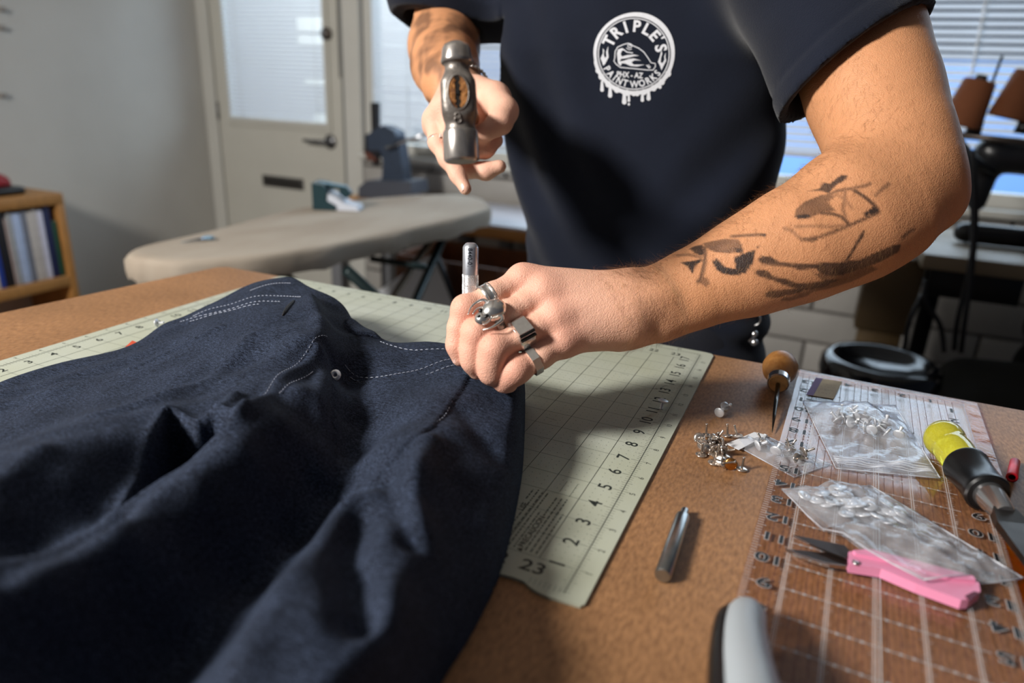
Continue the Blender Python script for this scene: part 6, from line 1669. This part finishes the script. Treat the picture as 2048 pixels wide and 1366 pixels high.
# small fittings on the left wall
for k_, (px, py) in enumerate(((4, 18), (4, 55), (6, 190))):
    p = Xp(px, py, XL + .012); o = MB().box((-.012, -.015, -.009), (.006, .015, .009), None, .004).build('wall_hook', mat('dull_hook', (150, 142, 134), .5), None); o.location = p
    tag(o, ('upper grey wall hook at the top left picture corner', 'second grey wall hook at the left picture edge', 'lowest brownish wall hook at the left picture edge')[k_], 'hook', 'wall hooks')

# ---- ironing board
ZI = -.09
far = [(262, 500), (300, 488), (420, 461), (520, 434), (620, 411), (760, 395), (900, 388), (960, 396), (978, 410)]
nearp = [(978, 416), (930, 432), (850, 449), (760, 468), (650, 490), (540, 508), (420, 519), (330, 521), (272, 514), (255, 508)]
out = [Zp(a, b, ZI) for a, b in far + nearp]; oc = sum(out, Vector()) / len(out)
ib_ = empty('ironing_board', (oc.x, oc.y, FLOOR), 'ironing board with a worn cream cotton cover', 'ironing board')
pl_ = [(p.x - oc.x, p.y - oc.y) for p in out]; pl_ = [tuple(p) for p in catmull(pl_ + [pl_[0]], 4)[:-1]]
ar = sum(pl_[i][0] * pl_[(i + 1) % len(pl_)][1] - pl_[(i + 1) % len(pl_)][0] * pl_[i][1] for i in range(len(pl_)))
if ar < 0: pl_ = pl_[::-1]
HB_ = ZI - FLOOR
cv = MB(); n = len(pl_); vv = []; ff = []
lay = [(1.0, -.055), (1.012, -.040), (1.012, -.014), (1.0, -.004), (.975, 0.0), (.90, .001)]
cx = sum(p[0] for p in pl_) / n; cy = sum(p[1] for p in pl_) / n
for li, (s_, dz) in enumerate(lay):
    for i, (x, y) in enumerate(pl_):
        rf = .0035 * math.sin(i * 2.4) + .003 * math.sin(i * 5.1) if li < 3 else 0
        # pull towards the outline rather than the centre so that the strip keeps one width
        dx, dy = cx - x, cy - y; L_ = math.hypot(dx, dy); k_ = (1 - s_) * .35 if s_ < 1 else (1 - s_) * .35
        vv.append((x + dx / L_ * (k_ + rf), y + dy / L_ * (k_ + rf), HB_ + dz + (rf * .8 if li == 0 else 0)))
for k in range(len(lay) - 1):
    for i in range(n): l = (i + 1) % n; ff.append((k * n + i, k * n + l, (k + 1) * n + l, (k + 1) * n + i))
tri = tessellate_polygon([[Vector((vv[(len(lay) - 1) * n + i][0], vv[(len(lay) - 1) * n + i][1], 0)) for i in range(n)]])
b0 = (len(lay) - 1) * n
def upf(t):
    a, b, c = (Vector(vv[b0 + k]) for k in t)
    return (b0 + t[0], b0 + t[1], b0 + t[2]) if (b - a).cross(c - a).z > 0 else (b0 + t[0], b0 + t[2], b0 + t[1])
cv.add(vv, ff + [upf(t) for t in tri], None, True)
cv.build('cotton_cover', mat('cream_cotton', (178, 168, 154), .85, var=.06, vscale=5, rgb2=(150, 134, 116), bump=.4, bscale=60, stretch=(1, .35, 1)), ib_, 60)
MB().prism([(x * .94, y * .97) for x, y in pl_], HB_ - .052, HB_ - .035).build('board_core', m_blackmetal, ib_)
m_leg = mat('dark_green_tube', (28, 44, 46), .4, .4); m_legt = mat('tan_tube', (150, 130, 104), .45)
def rel(p): return (p.x - oc.x, p.y - oc.y, p.z - FLOOR)
def legt(a, b, r, m, nm='leg'): return MB().tube([rel(a), rel(b)], r, 10).build(nm, m, ib_)
legt(Vector((-.50, .95, ZI - .05)), Vector((-.20, 1.75, FLOOR + .02)), .014, m_leg); legt(Vector((-.30, 1.00, ZI - .05)), Vector((-.02, 1.72, FLOOR + .02)), .014, m_leg)
legt(Vector((-.40, 1.62, ZI - .05)), Vector((-.62, .92, FLOOR + .02)), .012, m_legt); legt(Vector((-.37, 1.62, ZI - .05)), Vector((-.40, .92, FLOOR + .02)), .014, m_leg)
legt(Vector((-.55, .90, FLOOR + .02)), Vector((-.36, .90, FLOOR + .02)), .012, m_leg, 'foot_bar'); legt(Vector((-.24, 1.74, FLOOR + .02)), Vector((.02, 1.74, FLOOR + .02)), .012, m_leg, 'foot_bar')
legt(Vector((-.47, 1.02, ZI - .13)), Vector((-.27, 1.05, ZI - .12)), .009, m_leg, 'cross_bar'); legt(Vector((-.44, 1.30, ZI - .10)), Vector((-.26, 1.30, ZI - .10)), .009, m_leg, 'cross_bar')
legt(Vector((-.42, 1.15, ZI - .28)), Vector((-.16, 1.20, ZI - .27)), .009, m_leg, 'cross_bar')
# scissors on the board
sq = Zp(392, 486, ZI + .004); scs = empty('pocket_scissors', (sq.x, sq.y, ZI + .001), 'small steel scissors lying on the ironing board', 'scissors')
a = Zp(362, 490, ZI); b = Zp(418, 481, ZI); 
MB().tube([(a.x - sq.x, a.y - sq.y, .005), ((a.x * .4 + b.x * .6) - sq.x, (a.y * .4 + b.y * .6) - sq.y, .006), (b.x - sq.x, b.y - sq.y, .006)], [.0015, .005, .006], 8, flat=.5).build('blades', mat('scissor_steel', (150, 170, 190), .25, 1.0), scs)
MB().tube([(b.x - sq.x + .012 * math.cos(t), b.y - sq.y + .010 * math.sin(t), .006) for t in np.linspace(0, 2 * PI, 14, endpoint=False)], .003, 6, True).build('finger_loop', mat('blue_grey_plastic', (110, 140, 160), .4), scs)
# iron
ip = Zp(664, 416, ZI + .002); ir = empty('steam_iron', (ip.x, ip.y, ZI + .002), 'dark teal and white steam iron on the far edge of the ironing board', 'iron')
m_teal = mat('teal_plastic', (18, 52, 60), .35); m_iw = mat('iron_white', (206, 212, 224), .4)
kk = .00125
def ipx(pts, x0, x1, nm, m):
    """side profile (photo pixels about the iron) extruded to a real width"""
    rt = Vector((RM[0][0], RM[0][1], 0)).normalized(); dp = Vector((-rt.y, rt.x, 0))
    P = [((a - 650) * kk, (416 - b) * kk) for a, b in pts]
    v0 = [rt * x + Vector((0, 0, z)) + dp * x0 for x, z in P]; v1 = [rt * x + Vector((0, 0, z)) + dp * x1 for x, z in P]
    n = len(P); tri = tessellate_polygon([[Vector((x, z, 0)) for x, z in P]])
    MB().add(v0 + v1, [tuple(t) for t in tri] + [tuple(i + n for i in t[::-1]) for t in tri] + [(i, (i + 1) % n, (i + 1) % n + n, i + n) for i in range(n)]).build(nm, m, ir)
ipx([(612, 416), (612, 352), (640, 356), (648, 372), (645, 392), (668, 404), (668, 416)], -.045, .045, 'rear_shell', m_teal)
ipx([(648, 376), (668, 384), (690, 400), (718, 406), (722, 416), (655, 416), (646, 394)], -.040, .040, 'body_shell', m_iw)
ipx([(622, 353), (650, 357), (690, 362), (700, 374), (698, 384), (686, 390), (672, 378), (672, 368), (640, 366)], -.014, .014, 'handle', m_teal)
ipx([(625, 352), (690, 360), (688, 364), (625, 357)], -.010, .010, 'grip_strip', mat('pale_grip', (132, 168, 190), .4))

# ---- back bench with arbor press
ZB = -.215; m_btop = mat('bench_laminate', (206, 206, 214), .4, var=.03, vscale=6)
bch = empty('back_bench', (-.55, 2.38, FLOOR), 'white topped workbench with a wooden edge below the window', 'workbench')
def bb_(lo, hi, nm, m, bev=.003): return MB().box((lo[0] + .55, lo[1] - 2.38, lo[2] - FLOOR), (hi[0] + .55, hi[1] - 2.38, hi[2] - FLOOR), None, bev).build(nm, m, bch)
bb_((-1.32, 2.12, ZB - .012), (.35, 2.63, ZB), 'laminate_top', m_btop); bb_((-1.32, 2.115, ZB - .055), (.35, 2.63, ZB - .012), 'wooden_core', m_oak)
for lx in (-1.27, -.62, .26):
    bb_((lx, 2.16, FLOOR), (lx + .055, 2.215, ZB - .055), 'leg', mat('grey_leg', (110, 112, 116), .5)); bb_((lx, 2.55, FLOOR), (lx + .055, 2.605, ZB - .055), 'leg', mat('grey_leg', (110, 112, 116), .5))
wbk = Yp(745, 402, 2.34); 
RB_ = min(Yp(a, b, 2.34).z for a, b in ((735, 392), (842, 386), (770, 394))) - ZB - .001
wb_ = empty('wooden_riser', (-1.16, 2.34, ZB), 'wooden riser block under the arbor press', 'riser')
MB().box((-.10, -.12, .0005), (.28, .12, RB_), None, .003).build('riser_block', m_oak, wb_)
ap = empty('arbor_press', (-1.10, 2.34, ZB + .026), 'blue grey arbor press standing on the bench below the left blind', 'press')
m_press = mat('blue_grey_iron', (52, 64, 82), .45, .3, var=.1, vscale=30); m_pd = mat('dark_iron', (44, 44, 48), .45, .6)
def apx(pts, y0, y1, nm, m, bev=True):
    o_ = ap.location; P = [Yp(a, b, 2.34) for a, b in pts]; P = [(p.x - o_.x, p.z - o_.z) for p in P]
    n = len(P); v0 = [(x, y0, z) for x, z in P]; v1 = [(x, y1, z) for x, z in P]
    tri = tessellate_polygon([[Vector((x, z, 0)) for x, z in P]])
    return MB().add(v0 + v1, [tuple(t) for t in tri] + [tuple(i + n for i in t[::-1]) for t in tri] + [(i, (i + 1) % n, (i + 1) % n + n, i + n) for i in range(n)]).build(nm, m, ap)
apx([(735, 392), (735, 372), (752, 358), (838, 360), (842, 386), (770, 394)], -.07, .07, 'base', mat('press_base', (74, 78, 88), .5, .3))
apx([(772, 362), (775, 322), (768, 300), (745, 300), (742, 270), (762, 256), (776, 250), (800, 262), (806, 290), (812, 330), (816, 364)], -.035, .035, 'frame_casting', m_press)
apx([(737, 268), (737, 310), (745, 318), (765, 314), (768, 270)], -.03, .03, 'ram_guide', m_pd)
apx([(744, 205), (757, 205), (758, 330), (748, 330)], -.012, .012, 'ram', m_pd)
gw = MB(); gp_ = Yp(786, 274, 2.30); gw.lathe([(.0, -.03), (.036, -.03), (.036, .03), (0, .03)], 28, Matrix.Translation(gp_ - Vector(ap.location)) @ Matrix.Rotation(PI / 2, 4, 'X')); gw.build('pinion_cover', m_press, ap, 40)
h0, h1 = Yp(772, 296, 2.28), Yp(870, 262, 2.28); MB().tube([h0 - Vector(ap.location), h1 - Vector(ap.location)], .008, 10).build('lever_arm', m_chrome, ap)
apx([(735, 300), (742, 318), (764, 322), (750, 306)], -.028, -.032, 'worn_guard', mat('rust_brown', (92, 48, 34), .7))
# brown crate and grey panel under the board
cr_o = empty('brown_crate', (-.42, 1.95, FLOOR), 'dark brown wooden crate on its end behind the ironing board legs', 'crate')
m_crt = mat('dark_brown_wood', (104, 58, 26), .6, var=.2, vscale=20)
for i in range(5): MB().box((-.26 + i * .105, -.16, 0), (-.26 + i * .105 + .098, -.145, .62), None, .003).build('plank', m_crt, cr_o)
MB().box((-.26, -.145, 0), (-.245, .16, .62)).build('side', m_crt, cr_o); MB().box((.245, -.145, 0), (.26, .16, .62)).build('side', m_crt, cr_o); MB().box((-.245, .145, 0), (.245, .16, .62)).build('back', m_crt, cr_o)
gpn = [Zp(0, 0)] 
gq = [Yp(742, 592, 1.73), Yp(868, 505, 1.77), Yp(925, 650, 1.70), Yp(775, 720, 1.66)]
go = empty('leaning_sheet', (gq[3].x, gq[3].y, FLOOR), 'grey metal sheet leaning under the ironing board', 'sheet')
gs_ = [p - Vector((gq[3].x, gq[3].y, FLOOR)) for p in gq]; nrm_g = (gs_[1] - gs_[0]).cross(gs_[3] - gs_[0]).normalized() * .008
MB().add(gs_ + [p + nrm_g for p in gs_], [(0, 1, 2, 3), (7, 6, 5, 4), (0, 4, 5, 1), (1, 5, 6, 2), (2, 6, 7, 3), (3, 7, 4, 0)]).build('sheet', mat('grey_sheet', (214, 217, 222), .5, var=.05, vscale=8), go)
MB().tube([gs_[1] + Vector((.006, 0, 0)), gs_[2] + Vector((.006, 0, 0)), Vector((gs_[2].x + .06, gs_[2].y, .05))], .010, 8).build('edge_channel', m_blackmetal, go)

# ---- sewing station at the right
ZS = -.085
sw = empty('sewing_table', (1.35, 2.05, FLOOR), 'light wooden sewing machine table at the right', 'table')
def sw_(lo, hi, nm, m, bev=.003): return MB().box((lo[0] - 1.35, lo[1] - 2.05, lo[2] - FLOOR), (hi[0] - 1.35, hi[1] - 2.05, hi[2] - FLOOR), None, bev).build(nm, m, sw)
m_stop = mat('table_maple', (128, 112, 90), .45, var=.06, vscale=10)
sw_((.98, 1.82, ZS - .04), (1.85, 2.35, ZS), 'table_top', m_stop)
sw_((1.02, 1.95, ZS - .14), (1.25, 2.25, ZS - .04), 'drive_box', m_plasticblk)
for lx, ly in ((1.76, 1.9), (1.76, 2.25), (1.06, 2.27)): sw_((lx, ly, FLOOR), (lx + .05, ly + .05, ZS - .04), 'leg', m_blackmetal)
po = empty('wooden_post', (.935, 2.02, FLOOR), 'square tan wooden post beside the sewing table', 'post')
MB().box((-.058, -.05, 0), (.058, .05, -FLOOR - .36), None, .006).build('lower_post', mat('tan_wood', (104, 82, 48), .6, var=.12, vscale=12), po)
MB().box((-.075, -.06, -FLOOR - .36), (.075, .06, -FLOOR - .13), None, .006).build('upper_block', mat('tan_wood_dark', (84, 66, 40), .6, var=.12, vscale=12), po)
mc = empty('sewing_machine', (1.25, 2.08, ZS), 'black industrial sewing machine head on the maple table', 'sewing machine')
fm = Field((1.02, 1.98, ZS - .005), (1.66, 2.20, ZS + .34), .008)
fm.cap((1.14, 2.08, ZS + .25), (1.52, 2.08, ZS + .25), .045, .055, .02); fm.cap((1.54, 2.08, ZS + .064), (1.54, 2.08, ZS + .25), .06, .055, .03); fm.cap((1.11, 2.08, ZS + .12), (1.11, 2.08, ZS + .26), .026, .042, .02); fm.cap((1.10, 2.08, ZS + .032), (1.56, 2.08, ZS + .032), .03, .03, .0)
v_, q_ = fm.nets(); me = np_mesh('casting', relax(v_, q_, 2) - np.array(mc.location), q_); me.materials.append(mat('machine_black', (22, 23, 27), .3)); new_obj('casting', me, mc)
MB().cyl((-.14, 0, 0), (-.14, 0, .14), .004).build('needle_bar', m_chrome, mc)
hwl = MB(); hwl.lathe([(.02, 0), (.06, .0), (.06, .02), (.02, .025)], 24, Matrix.Translation((.36, 0, .25)) @ Matrix.Rotation(PI / 2, 4, 'Y')); hwl.build('hand_wheel', m_blackmetal, mc)
lf = MB(); lf.tube([tuple(Vector(Yp(1905, 290, 1.98)) - Vector(mc.location)), tuple(Vector(Yp(1940, 320, 1.98)) - Vector(mc.location)), tuple(Vector(Yp(1990, 345, 1.98)) - Vector(mc.location))], [.028, .02, .006], 10); lf.build('lever_cover', m_plasticblk, mc)
# thread stand with two cones
tsn = empty('thread_stand', (1.10, 2.02, ZS), 'metal thread stand bar in front of the right blind', 'thread stand')
ba, bb2 = Yp(1900, 268, 2.02), Yp(2120, 292, 2.02)
MB().tube([ba - Vector(tsn.location), bb2 - Vector(tsn.location)], .009, 8).build('cross_bar', mat('bar_metal', (92, 84, 80), .4, .7), tsn)
MB().tube([Vector((bb2.x - 1.10, 0, 0)), bb2 - Vector(tsn.location)], .009, 8).build('upright', m_blackmetal, tsn)
for px in (1945, 2042):
    p = Yp(px, 268, 2.02) - Vector(tsn.location); MB().cyl((p.x, p.y, p.z), (p.x + .022, p.y, p.z + .20), .004).build('spindle', m_blackmetal, tsn)
    q2 = MB(); q2.cyl((p.x, p.y, p.z), (p.x + .004, p.y, p.z + .035), .020, .017); q2.build('cone_seat', m_plasticblk, tsn)
m_thr = mat('brown_thread', (104, 56, 24), .8, var=.2, vscale=300, stretch=(.3, .3, 6), bump=.5, bscale=500)
for px, zt, lb in ((1936, 6, 'brown thread cone on the stand nearer the arm'), (2036, 10, 'brown thread cone on the stand at the right picture edge')):
    b = Yp(px - 18, 252 if zt == 6 else 238, 2.02); cn = empty('thread_cone', tuple(b), lb, 'thread cone', 'thread cones'); tl = .19; Mt = Matrix.Rotation(tl, 4, 'Y')
    MB().lathe([(.0, 0), (.052, 0), (.054, .004), (.040, .118), (.036, .122), (0, .122)], 28, Mt).build('wound_thread', m_thr, cn)
    MB().lathe([(.016, .122), (.014, .135), (.006, .135), (.006, .122)], 16, Mt).build('core', m_plasticblk, cn)
# hanging cables
m_cab = mat('black_cable', (20, 20, 24), .5)
cab = [([(1930, 290), (1945, 400), (1942, 520), (1915, 640), (1908, 700)], 'leftmost black cable hanging from the sewing machine'), ([(1945, 300), (1952, 420), (1945, 530), (1930, 640), (1922, 705)], 'second black cable hanging from the sewing machine'),
       ([(1845, 590), (1820, 640), (1808, 700)], 'black cable hanging left of the forked lead'), ([(1852, 560), (1850, 600), (1880, 650), (1888, 705)], 'forked black lead hanging beside the tan post')]
for pts, lb in cab:
    P = [Yp(a, b, 1.79 - .015 * (k % 2) - .02 * (lb[0] == 's')) for k, (a, b) in enumerate(pts)]; c_ = P[0]
    o = MB().tube([V3(p) - c_ for p in catmull([tuple(p) for p in P], 6)], .0065, 8).build('hanging_cable', m_cab); o.location = c_; tag(o, lb, 'cable', 'cables under the sewing table')
# round black stool with a dished glossy seat
so_ = Yp(1762, 725, 1.62); stl = empty('round_stool', (so_.x, so_.y, FLOOR), 'round glossy black stool with a dished seat behind the table', 'stool')
hz = so_.z - FLOOR
MB().lathe([(0, hz - .026), (.075, hz - .022), (.100, hz - .004), (.112, hz + .010), (.128, hz + .012), (.142, hz), (.146, hz - .03), (.14, hz - .06), (.05, hz - .07), (0, hz - .07)], 48).build('dished_seat', mat('gloss_black', (14, 15, 18), .12, spec=.7), stl)
MB().lathe([(.025, .04), (.025, hz - .07)], 20).build('column', m_blackmetal, stl)
for k in range(5):
    a = 2 * PI * k / 5; MB().tube([(0, 0, .06), (.12 * math.cos(a), .12 * math.sin(a), .055), (.24 * math.cos(a), .24 * math.sin(a), .03)], [.02, .016, .012], 8).build('base_spoke', m_blackmetal, stl)
# dark padded chair at the right
dc_ = Yp(2060, 650, 1.95); dch = empty('padded_chair', (dc_.x + .05, dc_.y, FLOOR), 'dark padded chair with a rounded back at the right edge', 'chair')
fz = Field((dc_.x - .28, 1.7, -.75), (dc_.x + .35, 2.25, dc_.z + .14), .010)
fz.cap((dc_.x + .06, 1.96, dc_.z), (dc_.x + .2, 1.98, dc_.z), .075, .075, .03, ((0, 1, 0), .6)); fz.cap((dc_.x + .08, 1.98, dc_.z - .12), (dc_.x + .2, 1.98, dc_.z - .12), .09, .09, .03, ((0, 1, 0), .6))
v_, q_ = fz.nets(); me = np_mesh('backrest', relax(v_, q_, 2) - np.array(dch.location), q_); me.materials.append(mat('black_fabric', (14, 14, 15), .9)); new_obj('backrest', me, dch)
fz = Field((dc_.x - .35, 1.55, -.80), (dc_.x + .45, 2.2, dc_.z - .02), .012)
fz.cap((dc_.x - .14, 1.82, dc_.z - .16), (dc_.x + .25, 1.82, dc_.z - .14), .075, .085, .03); fz.cap((dc_.x - .1, 1.74, dc_.z - .20), (dc_.x + .25, 1.74, dc_.z - .20), .08, .08, .05)
v_, q_ = fz.nets(); me = np_mesh('seat', relax(v_, q_, 2) - np.array(dch.location), q_); me.materials.append(mat('dark_olive_fabric', (30, 31, 27), .9)); new_obj('seat', me, dch)
MB().lathe([(.028, .05), (.028, dc_.z - .30 - FLOOR)], 16, Matrix.Translation((.02, -.18, 0))).build('column', m_blackmetal, dch)
for k in range(5):
    a = 2 * PI * k / 5 + .3; MB().tube([(.02, -.18, .07), (.02 + .26 * math.cos(a), -.18 + .26 * math.sin(a), .03)], [.02, .014], 8).build('base_spoke', m_blackmetal, dch)
